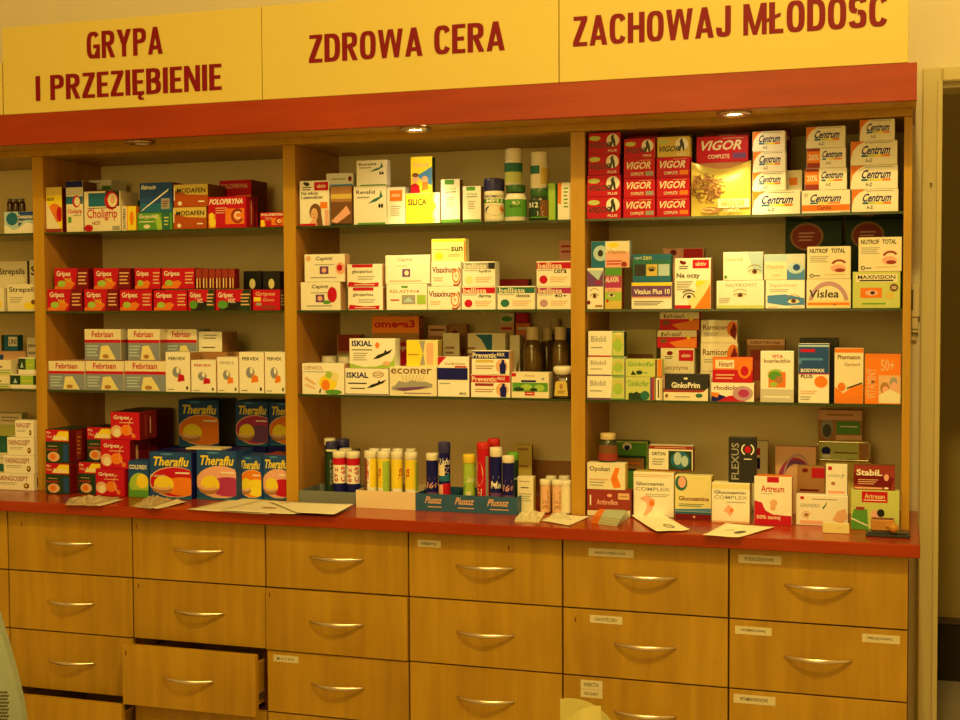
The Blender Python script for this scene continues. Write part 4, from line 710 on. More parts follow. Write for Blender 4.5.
Yc = tray(415.8, 517, 495.5, 513, .13, TRT, 'dark teal cardboard tray with three small logos on its front', ((.10, .26, 'Plusssz'), (.40, .58, 'Plusssz'), (.72, .92, 'Plusssz')))
def tube(px0, px1, yt, Y, capc, bodyc, lab, ops, capfrac=.12, group='effervescent tablet tubes in the worktop trays'):
    bottle(px0, px1, yt, ZC+.0025, Y, [(.9, 0), (.93, .01), (.93, 1-capfrac)], (1.0, 1-capfrac), bodyc, capc, lab, 'tablet_tube', 'tablet tube', ops, (.02, 1-capfrac-.01), bodyc, group=group)
RB = [('r', 'B', -.1, 0, 1.1, .42), ('r', 'R', -.1, .84, 1.1, 1), ('t', 'R', '69 zl', .15, .46, .42, .80, .03, 0, 1), ('t', 'R', 'C 69', .55, .46, .85, .80, .03, 0, 1), ('p', 'W', [(.2, .06), (.5, .06), (.42, .16)]), ('p', 'W', [(.6, .08), (.8, .06), (.74, .22)])]
tc_ = cm('W')
tube(330.5, 343.3, 451.5, Ya+.012, PLW, tc_, 'left tube with white cap, red ring and navy foot in the grey tray', RB)
tube(344, 357, 452, Ya+.012, PLW, tc_, 'right tube with white cap, red ring and navy foot in the grey tray', RB)
tube(337.5, 349.5, 449, Ya+.05, PLW, tc_, 'white capped tube behind the two red ringed tubes', RB)
tube(324, 334.5, 442, Ya+.045, PLB, cm('X'), 'dark green tube with a navy cap, leftmost in the grey tray', [('r', 'W', -.1, .96, 1.1, 1), ('t', 'A', 'FORTE', .4, .3, .6, .8, .03, 0, 1)])
tube(334.5, 346.5, 439.5, Ya+.085, PLB, cm('B'), 'tall navy tube at the back of the grey tray', [])
tube(322.5, 333, 438.5, Ya+.085, PLW, cm('X'), 'dark tube with a white cap at the back of the grey tray', [])
tube(346.5, 358, 449, Ya+.085, PLK, PLK, 'black tube behind the red ringed tubes', [])
yl = lambda a: [('r', 'Y', -.1, .38, 1.1, 1), ('t', 'R', 'Vita', a, .42, a+.3, .82, .03, 0, 1), ('e', 'g', .7, .12, .2, .14), ('e', 'R', .4, .25, .12, .06)]
tube(362.3, 374.3, 451.5, Yb_+.012, PLW, tc_, 'first yellow tube in the white tray, with a dark red side', [('r', 'Y', .45, .38, 1.1, 1), ('r', 'W', .45, 0, 1.1, .38), ('r', 'N', -.1, 0, .28, 1), ('t', 'R', 'Vita-C', .1, .42, .38, .95, .04, 0, 1)])
tube(375.6, 387.6, 452, Yb_+.012, PLW, tc_, 'second yellow tube in the white tray, with a green side and pear', [('r', 'Y', -.1, .38, 1.1, 1), ('r', 'g', .42, .3, .9, .95), ('t', 'R', 'Vita', .05, .42, .3, .8, .03, 0, 1), ('e', 'G', .62, .14, .26, .14)])
tube(389.3, 400.3, 452.3, Yb_+.012, PLW, tc_, 'third yellow tube in the white tray, plain bright yellow top', yl(.55))
tube(402.8, 415, 453, Yb_+.012, PLW, tc_, 'fourth yellow tube in the white tray, beside the teal tray', [yl(.1), ('r', 'g', .75, .3, 1.1, .95)])
for k, (x0, x1) in enumerate(((367.5, 377.5), (379, 389), (391, 401))):
    tube(x0, x1, 449, Yb_+.055, PLW, cm('Y'), ('first', 'second', 'third')[k]+' white capped tube in the back row of the white tray', [('r', 'H', -.1, .3, .3, 1)])
tube(404.5, 414, 449, Yb_+.07, PLW, cm('J'), 'last white capped tube in the back row of the white tray', [('l', 'R', .3, .5, .6, .8, 3)])
dk = lambda c, s: [('t', c, s, .15, .42, .85, .56, .04, .1), ('r', 'V', -.1, .27, 1.1, .34), ('l', c, .3, .60, .7, .66, 2)]
tube(424.3, 436, 454, Yc+.012, PLW, cm('B'), 'navy tube with white cap and red print, leftmost in the teal tray', dk('P', '16+'))
tube(436.7, 448.3, 442.5, Yc+.012, PLB, cm('B'), 'tall striped tube with navy cap, pink lower part, in the teal tray', [('r', 'T', -.1, .5, 1.1, .62), ('r', 'P', -.1, .0, 1.1, .44), ('r', 'C', -.1, .6, .5, .8), ('r', 'R', .4, .2, 1.1, .46), ('t', 'W', 'Tabs', .1, .8, .9, .92, .03, .2), ('t', 'C', 'ZZ', .2, .64, .8, .76, .03, .2)], .16)
tube(461.3, 473.3, 455, Yc+.012, PLY, cm('g'), 'green tube with a yellow cap in the middle of the teal tray', [('r', 'C', .3, 0, .6, .4), ('e', 'G', .5, .42, .4, .16), ('t', 'W', 'Zizz', .1, .6, .9, .72, .03, .2), ('r', 'n', .0, .0, .3, .3)], .15)
tube(475, 488, 443, Yc+.014, PLR, cm('R'), 'tall red tube with red cap in the teal tray', [('e', 'F', .22, .60, .26, .2), ('t', 'C', 'MAGNEZ', .1, .04, .4, .36, .03, 0, 1), ('r', 'A', .62, .2, .8, .9)], .1)
tube(486, 498, 439, Yc+.062, PLR, cm('R'), 'second red capped tube behind the tall red one', [], .1)
tube(488.3, 500.2, 448, Yc+.012, PLW, cm('B'), 'navy tube with white cap and bright pink print, teal tray', [dk('W', 'Ma'), ('r', 'q', -.1, .16, 1.1, .24)], .14)
tube(500.6, 512.6, 456.3, Yc+.012, PLW, cm('B'), 'navy tube with white cap and orange print, right end of the teal tray', dk('P', '16+'), .12)
tube(505.5, 517, 452.5, Yc+.075, PLLG, cm('X'), 'dark tube with a bright green cap at the back of the teal tray', [('r', 'S', .1, .6, .9, .64)], .14)
on_top(517, 536, 513, 2, .045, [(517.3, 533.5, 476.5, 'C', [('l', 'A', .1, .84, .8, .9, 1), ('l', 'K', .2, .66, .7, .73, 1), ('l', 'A', .1, .3, .9, .55, 4)], 'slim pale yellow carton standing right of the teal tray', {'side': 'J', 'top': 'C'})], 'loose goods on the middle worktop')
tl = [('t', 'n', 'BELL', .3, .1, .7, .8, .03, 0, 1), ('r', 'n', .0, 0, .12, 1)]
tg_ = 'white capped tubes against the third divider'
Yt = at(545, 514, z=ZC).y
tube(538.6, 549.4, 480, Yt, PLW, cm('F'), 'beige tube with white cap, first right of the slim carton', tl, .16, tg_)
tube(550.4, 561.6, 480.5, Yt, PLW, cm('F'), 'beige tube with white cap and a green spot', tl+[('e', 'g', .5, .6, .5, .13)], .16, tg_)
tube(563.4, 574, 481, Yt, PLW, cm('C'), 'pale tube with white cap touching the third divider', [], .16, tg_)
tube(544.5, 555, 476.5, Yt+.05, PLW, cm('n'), 'brown tube with white cap in the second row, left', [], .16, tg_)
tube(557.5, 568.5, 476.5, Yt+.05, PLW, cm('n'), 'brown tube with white cap in the second row, right', [], .16, tg_)
stack(2, ZC+.0002, .44, .012, [(528, 590, 461, 'n', [], 'low brown card leaning at the back behind the white capped tubes', {'name': 'display_card', 'cat': 'card'})])
stack(2, ZC+.0002, .36, .03, [(514, 532, 444.5, 'J', [('r', 'n', .2, .9, .8, .94), ('r', 'n', .2, .6, .8, .63)], 'dull clear leaflet holder behind the green capped tube', {'name': 'leaflet_holder', 'cat': 'leaflet holder', 'side': 'N'})])

# ================================================================== right bay, top shelf
VG = 'red tonic boxes stacked on the top shelf of the right bay'
stack(3, S1, Y0, .10, [(586.8, 621, 196.5, 'R', vigor(), 'lowest box of the first red stack, with a running figure on white', {}), (587, 621, 175, 'R', vigor(), 'second box up in the first red stack, with a running figure', {}), (588, 620, 153.5, 'D', vigor(), 'third box up in the first red stack, darker', {'side': 'D'}), (588.3, 620.5, 132.5, 'H', vigor(), 'top box of the first red stack, orange with dark lettering', {'side': 'D'})], VG)
stack(3, S1, Y0, .09, [(623, 655.3, 198, 'R', vigor(0, 'A'), 'lowest box of the second red stack', {}), (623.5, 655.3, 178.5, 'R', vigor(0, 'A'), 'second box up in the second red stack', {}), (623.5, 655, 158.3, 'R', vigor(0, 'A'), 'third box up in the second red stack', {}), (624, 655, 138.5, 'O', vigor(1, 'MAX'), 'top box of the second red stack, dark lettering and a green tag', {})], VG)
stack(3, S1, Y0, .09, [(656.3, 689.8, 197.5, 'R', vigor(0, 'O'), 'lowest box of the third red stack, with orange tab', {}), (656.3, 689.8, 177.5, 'R', vigor(0, 'O'), 'second box up in the third red stack, with orange tab', {}), (656.3, 689.8, 157, 'R', vigor(0, 'O'), 'third box up in the third red stack, with orange tab', {}), (657, 689.5, 136.5, 'J', vigor(1, 'GOLD', True), 'gold box on top of the third red stack', {})], VG)
stack(3, S1, .29, .09, [(628, 658, 129, 'R', [('e', 'K', .75, .9, .15, .08)], 'tall red box just showing above the second red stack', {}), ], VG)
stack(3, S1, .29, .09, [(661, 692, 128, 'N', [('e', 'A', .75, .9, .15, .08)], 'tall dark box just showing above the third red stack', {}), ], VG)
R1 = 'boxes on the top shelf of the right bay'
def pillow():
    A = at(691.3, 190, y=Y0).x; B = at(750.5, 190, y=Y0).x; zt = at(720, 161, y=Y0).z; w_ = (B-A)/2; h = zt-S1-.0006; D = .07
    m = MB(); n = 14; mt = mat('gold_foil_carton', (.62, .50, .10), .3, metal=.25); F = lambda u, v: (-w_+2*w_*u, -D/2+.018*(abs(u-.5)*2)**2.5*0-.012*(1-(2*v-1)**2)*(.4+.6*math.sin(math.pi*u))*.4, h*v)
    # pillow pack: front bows out, upper edge dips in an arc
    vs = []; fs = []
    for i in range(n+1):
        for j in range(n+1):
            u, v = i/n, j/n; dip = .0 if v < .5 else (v-.5)*2; zz = h*(v-.13*dip*math.sin(math.pi*u)); yy = -D/2-.010*math.sin(math.pi*u)*math.sin(math.pi*v)+.02*dip**3*math.sin(math.pi*u)
            vs.append((-w_+2*w_*u, yy, zz))
    for i in range(n):
        for j in range(n): a = i*(n+1)+j; fs.append((a, a+n+1, a+n+2, a+1))
    m.add(vs, fs, mt, True)
    bot = [vs[i*(n+1)] for i in range(n+1)]; top = [vs[i*(n+1)+n] for i in range(n+1)]
    back = [(x, D/2, z) for x, y, z in bot]; bt = [(x, D/2, h*.985) for x, y, z in top]
    for i in range(n):
        m.add([bot[i], bot[i+1], back[i+1], back[i]], [(3, 2, 1, 0)], mt); m.add([top[i], top[i+1], (top[i+1][0], -D/2+.03, h), (top[i][0], -D/2+.03, h)], [(0, 1, 2, 3)], cm('n'), True)
        m.add([(top[i][0], -D/2+.03, h), (top[i+1][0], -D/2+.03, h), bt[i+1], bt[i]], [(0, 1, 2, 3)], mt); m.add([back[i], back[i+1], bt[i+1], bt[i]], [(0, 1, 2, 3)], mt)
    for i, sx in ((0, -1), (n, 1)): m.add([vs[i*(n+1)], (sx*w_, D/2, 0), (sx*w_, D/2, h), (sx*w_, -D/2+.03, h), top[i]], [(0, 1, 2, 3, 4)], mt)
    rd = random.Random(3); fl = []
    for k in range(90):
        a = rd.uniform(0, 6.28); rr = .27*rd.random()**.5; fl.append(('o', rd.choice('NnnN'), .29+rr*math.cos(a), .56+rr*1.1*math.sin(a), .06, .055, .4, rd.uniform(0, 180), rd.uniform(200, 340)))
    fl += [('e', 'n', .34, .10, .16, .06), ('o', 'j', .3, .1, .12, .04, .3, 0, 300), ('r', 'C', .46, .14, .98, .30), ('t', 'J', 'VIGOR', .50, .17, .92, .28, .04, .08), ('t', 'C', 'COMPLETE', .55, .06, .82, .12, .03)]
    fn = lambda u, v, off: (-w_+2*w_*u, -D/2-.010*math.sin(math.pi*u)*math.sin(math.pi*v)+.02*max(0, (v-.5)*2)**3*math.sin(math.pi*u)-off-.0007, h*(v-.13*max(0, (v-.5)*2)*math.sin(math.pi*u)))
    draw(m, fl, fn, step=.00002)
    tag(m.build('gift_box', loc=((A+B)/2, Y0+D/2, S1+.0004)), 'gold pillow shaped gift box with a brown rose pattern, under a red box', 'gift box'); return zt
zp = pillow()
stack(3, zp, Y0+.032, .05, [(696.3, 748.5, 135.8, 'R', vigor(0, 'V'), 'wide bright red box with large cream capitals, on the gold gift box', {})], VG)
stack(3, S1, .30, .09, [(704, 750, 126.5, 'Z', [('e', 'P', .5, .93, .3, .05)], 'dark red box standing behind the wide bright red box', {})], VG)
CG = 'white vitamin boxes with navy lettering and a rainbow bar on the top shelf'
stack(3, S1, Y0-.003, .08, [(752, 800.3, 190.7, 'W', centrum(), 'wide box at the foot of the first white vitamin stack', {}), (752.3, 785.8, 172, 'W', centrum(), 'second box up in the first white vitamin stack, brightly lit', {}), (752.7, 785.7, 151.3, 'W', centrum(), 'third box up in the first white vitamin stack, brightly lit', {}), (752.3, 785.3, 131, 'W', centrum(), 'top box of the first white vitamin stack', {'top': 'Z'})], CG)
zc2 = at(776, 191, y=Y0).z
stack(3, S1, .29, .08, [(755, 790, 123, 'D', [('e', 'n', .6, .9, .4, .05)], 'dark red box behind the first white vitamin stack', {})], R1)
stack(3, zc2, Y0+.04, .04, [(786.6, 802.3, 170, 'C', [('r', 'O', .15, .3, .7, .66)], 'small beige box with an orange patch between the vitamin stacks', {})], R1)
card = [('r', 'H', 0, .08, 1, .36), ('t', 'B', 'Centrum', .18, .48, .82, .84, .045, .1), ('r', 'T', .17, .40, .34, .47), ('r', 'Y', .34, .40, .55, .47), ('r', 'O', .55, .40, .8, .47), ('t', 'Z', 'Cardio', .32, .14, .62, .32, .03), ('l', 'A', .04, .7, .14, .9, 3), ('l', 'A', .8, .0, .98, .05, 1)]
c20 = [('r', 'Z', 0, .0, .34, 1), ('r', 'O', 0, .26, .34, .86), ('t', 'C', '20%', .04, .40, .31, .70, .04), ('t', 'B', 'Centrum', .40, .52, .92, .86, .045, .1), ('r', 'T', .40, .4, .5, .48), ('r', 'Y', .55, .4, .7, .48), ('r', 'O', .7, .4, .9, .48), ('t', 'K', 'A-Z', .5, .18, .62, .3, .02)]
stack(3, S1, Y0-.003, .08, [(801.5, 850.3, 190, 'W', card, 'wide white vitamin box with a red stripe, foot of the second stack', {}), (804.5, 847, 168, 'W', c20, 'white vitamin box with a 20% panel, second up in the second stack', {'D': .07}), (806.5, 846, 147.8, 'W', c20, 'white vitamin box with a 20% panel, third up in the second stack', {'D': .07}), (806, 845.5, 126.3, 'W', centrum(.02), 'top box of the second white vitamin stack', {'D': .07})], CG)
stack(3, S1, Y0-.004, .08, [(851.5, 898.5, 189, 'W', centrum(.04), 'lowest box of the third vitamin stack, beside the end panel', {}), (850.3, 898, 165, 'W', centrum(.04), 'second box up in the third vitamin stack', {}), (850.5, 897.5, 140.8, 'W', centrum(.04), 'third box up in the third vitamin stack', {}), (859.5, 895, 119, 'W', centrum(0), 'top box of the third vitamin stack, just under the cornice', {})], CG)

# right bay, second shelf
R2g = 'eye care and vitamin boxes on the second shelf of the right bay'
zq = stack(3, S2, Y0-.002, .07, [(587, 603.5, 268, 'W', [('r', 'V', 0, .55, 1, .95), ('p', 'S', [(.0, .95), (.7, .7), (1, .95)]), ('e', 'W', .5, .33, .44, .18), eye(.46, .32, .28, .5), ('l', 'R', .5, .6, .9, .7, 2), ('e', 'D', .08, .16, .12, .05), ('r', 'n', .5, .05, .95, .10)], 'slim white and purple box with a big eye, leftmost on the second shelf')], R2g)
stack(3, S2, Y0-.002, .07, [(604.7, 621.8, 268, 'g', [('r', 'G', 0, .82, 1, 1), ('r', 'M', 0, .50, 1, .82), ('r', 'P', 0, .42, 1, .52), ('t', 'W', 'ALAXIN', .04, .66, .82, .80, .03), eye(.4, .34, .24, .4), ('r', 'J', 0, 0, 1, .2), ('e', 'R', .15, .2, .08, .04)], 'slim green and crimson box with an eye, second on its shelf', {'side': 'Z'})], R2g)
stack(3, zq, Y0+.004, .06, [(591, 629.8, 241, 'S', [('r', 'T', 0, 0, .36, 1), ('e', 'S', .25, .55, .2, .3), ('e', 'K', .24, .55, .07, .13), ('p', 'P', [(.38, 0), (1, 0), (1, .6), (.38, .75)]), ('r', 'C', .38, .6, 1, 1), ('e', 'Y', .58, .85, .14, .1), ('t', 'n', 'Vitamina', .42, .52, .9, .68, .02), ('l', 'R', .4, .08, .8, .3, 2), ('e', 'Z', .86, .12, .08, .1)], 'box with a teal eye panel and pink panel, lying on the two slim boxes')], R2g)
stack(3, S2, Y0-.002, .08, [(631.3, 671.8, 282.3, 'W', [('r', 'V', 0, .46, 1, .88), ('p', 'Y', [(0, .88), (1, .88), (1, 1), (0, 1)]), ('t', 'W', 'Vitalux Plus 10', .06, .56, .96, .76, .035), ('r', 'P', 0, .40, .98, .46), ('l', 'K', .06, .12, .8, .32, 3)], 'lower box with a purple name band under the teal box'),
  (632.5, 671, 254, 'E', [('r', 'T', 0, 0, 1, 1), ('r', 'E', 0, .2, 1, .8), ('r', 'K', .04, .22, .33, .64), ('r', 'J', .36, .22, .65, .64), ('r', 'S', .68, .22, .97, .64), ('e', 'K', .5, .44, .08, .06), ('o', 'K', .5, .44, .12, .12, .2, 20, 160), ('t', 'S', 'opti', .04, .80, .24, .93, .03), ('t', 'L', 'zen', .27, .80, .5, .93, .03)], 'teal box with three small square pictures', {'D': .07})], R2g)
stack(3, S2, Y0-.004, .08, [(674.5, 710.8, 258, 'W', [doppel(0), ('t', 'K', 'Na oczy', .05, .59, .70, .71, .03), ('p', 'O', [(.55, 0), (1, 0), (1, .5), (.8, .3)]), ('r', 'Y', .60, .44, .92, .56), ('p', 'j', [(.3, 0), (.55, 0), (.85, .3), (1, .5), (1, .6), (.6, .4)]), ('l', 'A', .05, .36, .5, .56, 4), ('o', 'K', .4, .20, .18, .12, .16, 10, 175), ('e', 'K', .4, .24, .06, .03), ('o', 'K', .4, .28, .22, .09, .2, 40, 150), ('r', 'R', 0, 0, .46, .07)], 'white and orange box with black heading and a drawn eye', {'side': 'n'})], R2g)
stack(3, S2, .29, .07, [(663, 704, 248, 'P', [('e', 'D', .25, .93, .08, .05), ('r', 'R', .5, .82, .98, .99)], 'faded box with a red patch standing behind the drawn eye box', {})], R2g)
stack(3, S2, Y0-.002, .07, [(716.3, 764.3, 280.5, 'W', [('t', 'A', 'NUTROVIT', .2, .78, .85, .90, .02), eye(.5, .48, .14, 1.2), ('r', 'L', 0, 0, 1, .12), ('l', 'A', .05, .2, .3, .4, 3)], 'lower brightly lit white box with an eye and green foot'), (723, 763, 251.8, 'W', [('t', 'F', 'nutrof', .06, .68, .5, .82, .02), ('p', 'S', [(.6, 1), (1, 1), (1, .2), (.75, .4)]), eye(.8, .30, .16, 1.2), ('e', 'G', .06, .12, .04, .06)], 'upper brightly lit white box with a pale blue edge')], R2g)
stack(3, S2, Y0-.002, .07, [(765.5, 804.8, 280, 'W', [('t', 'P', 'SuperOptic', .1, .74, .8, .88, .03), ('l', 'A', .1, .58, .6, .70, 2), ('p', 'b', [(.04, .46), (.5, .50), (1, .36), (1, .12), (.5, .10), (.04, .2)]), eye(.72, .26, .16, 1.1), ('l', 'P', .06, .0, .3, .08, 1), ('l', 'A', .65, .02, .95, .08, 1)], 'lower white box with a blue band and an eye'), (764, 805, 254, 'C', [('r', 'S', 0, .72, .56, 1), ('r', 'Q', .56, .4, 1, 1), ('r', 'b', .56, 0, 1, .4), ('e', 'S', .78, .45, .2, .22), ('e', 'U', .80, .48, .09, .13), ('t', 'F', 'Vizotryn', .04, .40, .5, .60, .02), ('l', 'F', .2, .15, .4, .22, 1)], 'upper pale box with a blue eye photograph at its right')], R2g)
nut = [('t', 'K', 'NUTROF', .05, .80, .48, .94, .05), ('t', 'K', 'TOTAL', .55, .80, .88, .94, .05), ('l', 'A', .06, .5, .5, .72, 4), ('o', 'Z', .74, .40, .19, .20, .3, 30, 160), ('e', 'P', .72, .32, .18, .12), ('e', 'Z', .76, .26, .12, .06), ('e', 'P', .66, .36, .06, .05), ('o', 'K', .1, .1, .05, .06, .4, 0, 360), ('l', 'K', .16, .06, .3, .13, 1), ('l', 'J', .4, .1, .9, .15, 1)]
stack(3, S2, Y0-.002, .08, [(806.3, 851, 279, 'C', [('o', 'q', .5, .15, .46, .78, .2, 8, 172), ('t', 'K', 'Vislea', .05, .36, .74, .64, .03, .03), ('r', 'Y', .02, .24, .98, .27), ('r', 'O', .02, .06, .98, .2), ('e', 'K', .64, .1, .04, .03), ('r', 'j', .02, .02, .98, .10)], 'lower cream box with a grey purple arch and black name'), (807, 850.8, 246.3, 'C', nut, 'left one of two cream boxes headed in black capitals, on the arch box', {})], R2g)
stack(3, S2, Y0-.002, .08, [(852.5, 900.5, 271.5, 'L', [('r', 'C', .06, .72, .94, .94), ('t', 'K', 'MAXIVISION', .1, .80, .9, .91, .03), ('r', 'K', .14, .74, .86, .78), ('r', 'H', .16, .28, .62, .56), ('e', 'P', .4, .42, .14, .08), ('e', 'K', .42, .42, .05, .05), ('e', 'N', .87, .56, .09, .11), ('t', 'W', '30', .82, .52, .92, .6, .02), ('e', 'J', .78, .34, .1, .1), ('l', 'G', .2, .08, .7, .16, 1)], 'lower olive green box with an orange eye picture, beside the end panel'), (858.3, 902, 237, 'C', nut, 'right one of two cream boxes headed in black capitals, on the olive box', {'D': .07})], R2g)
def tinbox(x0, x1, yt, lab):
    stack(3, S2, .345, .06, [(x0, x1, yt, 'X', [('e', 'n', .38, .82, .30, .16), ('e', 'Z', .38, .82, .26, .135), ('l', 'P', .24, .76, .52, .88, 3)], lab, {'name': 'gift_box', 'cat': 'gift box'})], 'dark boxes with a red oval at the back of the second shelf')
tinbox(785, 842, 219, 'dark green box with a red oval badge, left one of two at the back')
tinbox(846, 905, 217, 'dark green box with a red oval badge, right one of two at the back')

# right bay, third shelf
R3 = 'herbal remedy boxes on the third shelf of the right bay'
bil = lambda c='K': [('p', 'G', [(.66, 0), (1, 0), (1, 1), (.68, 1)]), ('r', 'L', .68, .05, 1, .95), ('e', 'g', .84, .5, .14, .3), ('o', 'J', .84, .4, .15, .4, .2, 20, 160), ('t', 'A', 'Bilobil', .08, .58, .5, .82, .02), ('l', 'A', .08, .3, .4, .42, 1)]
stack(3, S3, Y0-.003, .07, [(587, 624.3, 376, 'W', [bil(), ('r', 'V', 0, 0, .65, .06)], 'lowest white and green box of the leftmost stack, third shelf', {}), (587.5, 624.3, 357, 'W', [bil(), ('r', 'V', 0, 0, .65, .06)], 'middle white and green box of the leftmost stack, third shelf', {}), (588, 624, 331, 'W', [bil(), ('r', 'R', 0, 0, .65, .05), ('e', 'j', .86, .9, .12, .06)], 'top and tallest white and green box of the leftmost stack, third shelf', {'side': 'X'})], R3)
gk = [('t', 'G', 'Ginkofar', .06, .60, .82, .86, .02), ('p', 'X', [(.14, .1), (.2, .36), (.3, .1)]), ('e', 'X', .38, .24, .09, .12), ('r', 'G', .5, .2, .6, .26)]
zgk = stack(3, S3, Y0-.003, .07, [(625.3, 654.5, 377, 'L', [gk, ('r', 'X', .1, .0, .7, .3), ('e', 'E', .68, .2, .16, .2), ('r', 'V', .86, 0, .95, 1), ('r', 'R', .95, 0, 1, 1)], 'lower olive box with dark leaves, second stack on the third shelf'), (625.3, 662, 359, 'L', [gk, ('r', 'N', .82, 0, .88, 1), ('r', 'H', .9, 0, 1, 1)], 'upper olive box with an orange end stripe, third shelf')], R3)
stack(3, S3, Y0-.001, .08, [(655.4, 662.6, 377.5, 'W', [('r', 'K', .3, .1, .5, .9), ('r', 'J', .7, 0, .9, 1)], 'thin cream box upright between the olive box and the black box')], R3)
stack(3, S3, Y0-.006, .06, [(663.2, 708.4, 374, 'K', [('r', 'C', 0, .0, 1, .32), ('r', 'Z', 0, .32, .92, .42), ('p', 'C', [(.72, .3), (.9, .34), (1, .5), (1, .0), (.7, 0)]), ('t', 'W', 'GinkoPrim', .18, .48, .82, .70, .045), ('e', 'C', .5, .84, .05, .04), ('r', 'P', .0, .45, .02, .98), ('e', 'E', .80, .2, .08, .08), ('l', 'A', .25, .1, .6, .2, 1), ('r', 'N', .04, .12, .1, .24)], 'black box with a white name and cream foot, front of the third shelf')], R3)
zen = [('r', 'C', 0, .62, 1, 1), ('r', 'R', 0, 0, 1, .62), ('t', 'N', 'żeń-szeń', .10, .66, .62, .92, .03), ('e', 'N', .16, .40, .09, .14), ('p', 'Y', [(.68, .1), (.76, .5), (.70, .9), (.80, .6), (.92, .8), (.82, .5), (.74, .1)]), ('p', 'H', [(.3, .3), (1, .6), (1, .0), (.5, 0)])]
stack(3, S3, Y0+.065, .07, [(661, 694, 376, 'C', [], 'plain cream box hidden under the heart badge box', {}), (660.5, 694.5, 348, 'C', [('e', 'D', .27, .82, .09, .08), ('r', 'R', .54, .54, .98, .94), ('t', 'C', 'aktiv', .62, .68, .9, .8, .03), ('t', 'n', 'Lecytyna', .06, .18, .82, .38, .02), ('l', 'K', .12, .6, .36, .72, 2)], 'cream box with a red square and small heart badge, under the ginseng boxes', {}), (657, 697, 330, 'R', zen, 'lower red and cream ginseng box', {}), (659.5, 699.5, 312, 'R', zen, 'upper red and cream ginseng box, close under the glass shelf', {})], R3)
ram = [('t', 'N', 'Ramicon', .05, .58, .74, .80, .03), ('l', 'A', .08, .3, .5, .46, 2), ('e', 'H', .88, .62, .16, .34), ('p', 'D', [(.80, .5), (.92, .9), (1, .6), (.96, .1), (.84, .3)])]
stack(3, S3, Y0+.06, .07, [(699.5, 738, 372, 'C', [], 'plain cream box at the foot of the beige stack, third shelf', {}), (700.5, 737.8, 343, 'C', ram, 'lower beige box with a profile of an orange head', {}), (700.8, 737.3, 320, 'C', ram, 'upper beige box with a profile of an orange head', {})], R3)
stack(3, S3, Y0-.005, .055, [(711, 754.3, 382.7, 'W', [('t', 'D', 'rhodiola', .06, .62, .62, .86, .03), ('p', 'B', [(0, 0), (.6, 0), (.3, .3), (0, .5)]), ('p', 'R', [(.14, 0), (.8, 0), (.7, .4), (.4, .3)]), ('e', 'q', .74, .45, .24, .40), ('e', 'M', .76, .45, .13, .22), ('p', 'O', [(0, .5), (.2, .45), (.14, .2), (0, .3)])], 'lower white box with a purple round flower', {'side': 'R'}), (712.3, 753, 357, 'R', [('r', 'H', 0, .0, 1, 1), ('r', 'R', 0, .0, 1, .5), ('r', 'C', .07, .56, .54, .90), ('t', 'Z', 'Venart', .14, .62, .50, .84, .03, .1), ('e', 'O', .80, .50, .17, .34), ('e', 'R', .80, .46, .1, .2), ('l', 'F', .08, .1, .55, .36, 2)], 'upper orange red box with an outlined flame', {})], R3)
stack(3, S3, Y0-.004, .06, [(760, 794, 390, 'a', [('l', 'W', .1, .3, .9, .6, 1)], 'low grey box carrying the white boxed remedy', {'name': 'medicine_box', 'side': 'A'}), (760.3, 794, 351, 'W', [('t', 'R', 'VITA', .34, .82, .68, .91, .05), ('t', 'N', 'buerlecithin', .10, .70, .90, .80, .03), ('e', 'g', .46, .38, .25, .16), ('r', 'H', .24, .06, .76, .46), ('e', 'G', .44, .36, .2, .12), ('e', 'n', .56, .26, .12, .1), ('e', 'g', .4, .14, .12, .06)], 'white box with a red and green fruit picture on a grey box', {'side': 'C'})], R3)
stack(3, S3, .30, .07, [(746.5, 785, 339, 'n', [('r', 'F', 0, .90, 1, 1), ('t', 'N', 'KERATIN Hair', .1, .92, .9, .97, .03), ('r', 'Z', .1, .3, .5, .82)], 'brown box with a pale top band behind the fruit picture box', {})], R3)
stack(3, S3, Y0-.004, .06, [(798.3, 829.3, 343.5, 'W', [('r', 'U', 0, .50, 1, 1), ('r', 'S', 0, .95, 1, .98), ('r', 'b', .0, .66, .8, .76), ('r', 'U', .1, .62, .9, .72), ('r', 'R', .06, .86, .54, .91), ('t', 'W', 'BODYMAX', .07, .52, .86, .58, .05), ('t', 'K', 'PLUS', .07, .42, .46, .48, .04), ('e', 'O', .74, .36, .22, .10), ('l', 'F', .06, .14, .6, .22, 2), ('l', 'A', .06, .04, .4, .12, 2), ('r', 'R', 0, .485, 1, .50)], 'tall box, navy above and white below, with an orange seal', {'side': 'N'})], R3)
stack(3, S3, .27, .07, [(799, 838.5, 338, 'K', [], 'black box standing behind the tall navy and white box', {})], R3)
stack(3, S3, Y0-.004, .06, [(834.3, 863.6, 348, 'C', [('r', 'H', 0, .92, 1, 1), ('t', 'N', 'Pharmaton', .10, .80, .90, .88, .045), ('t', 'n', 'Geriavit', .34, .68, .9, .74, .03), ('p', 'O', [(0, 0), (1, 0), (1, .36), (.6, .3), (.3, .18), (0, .3)]), ('p', 'K', [(.42, .26), (.96, .36), (.96, .39), (.44, .29)]), ('e', 'H', .24, .3, .14, .08), ('p', 'H', [(0, 0), (1, 0), (1, .15), (0, .10)])], 'tall cream and orange box with a dark slanted line', {})], R3)
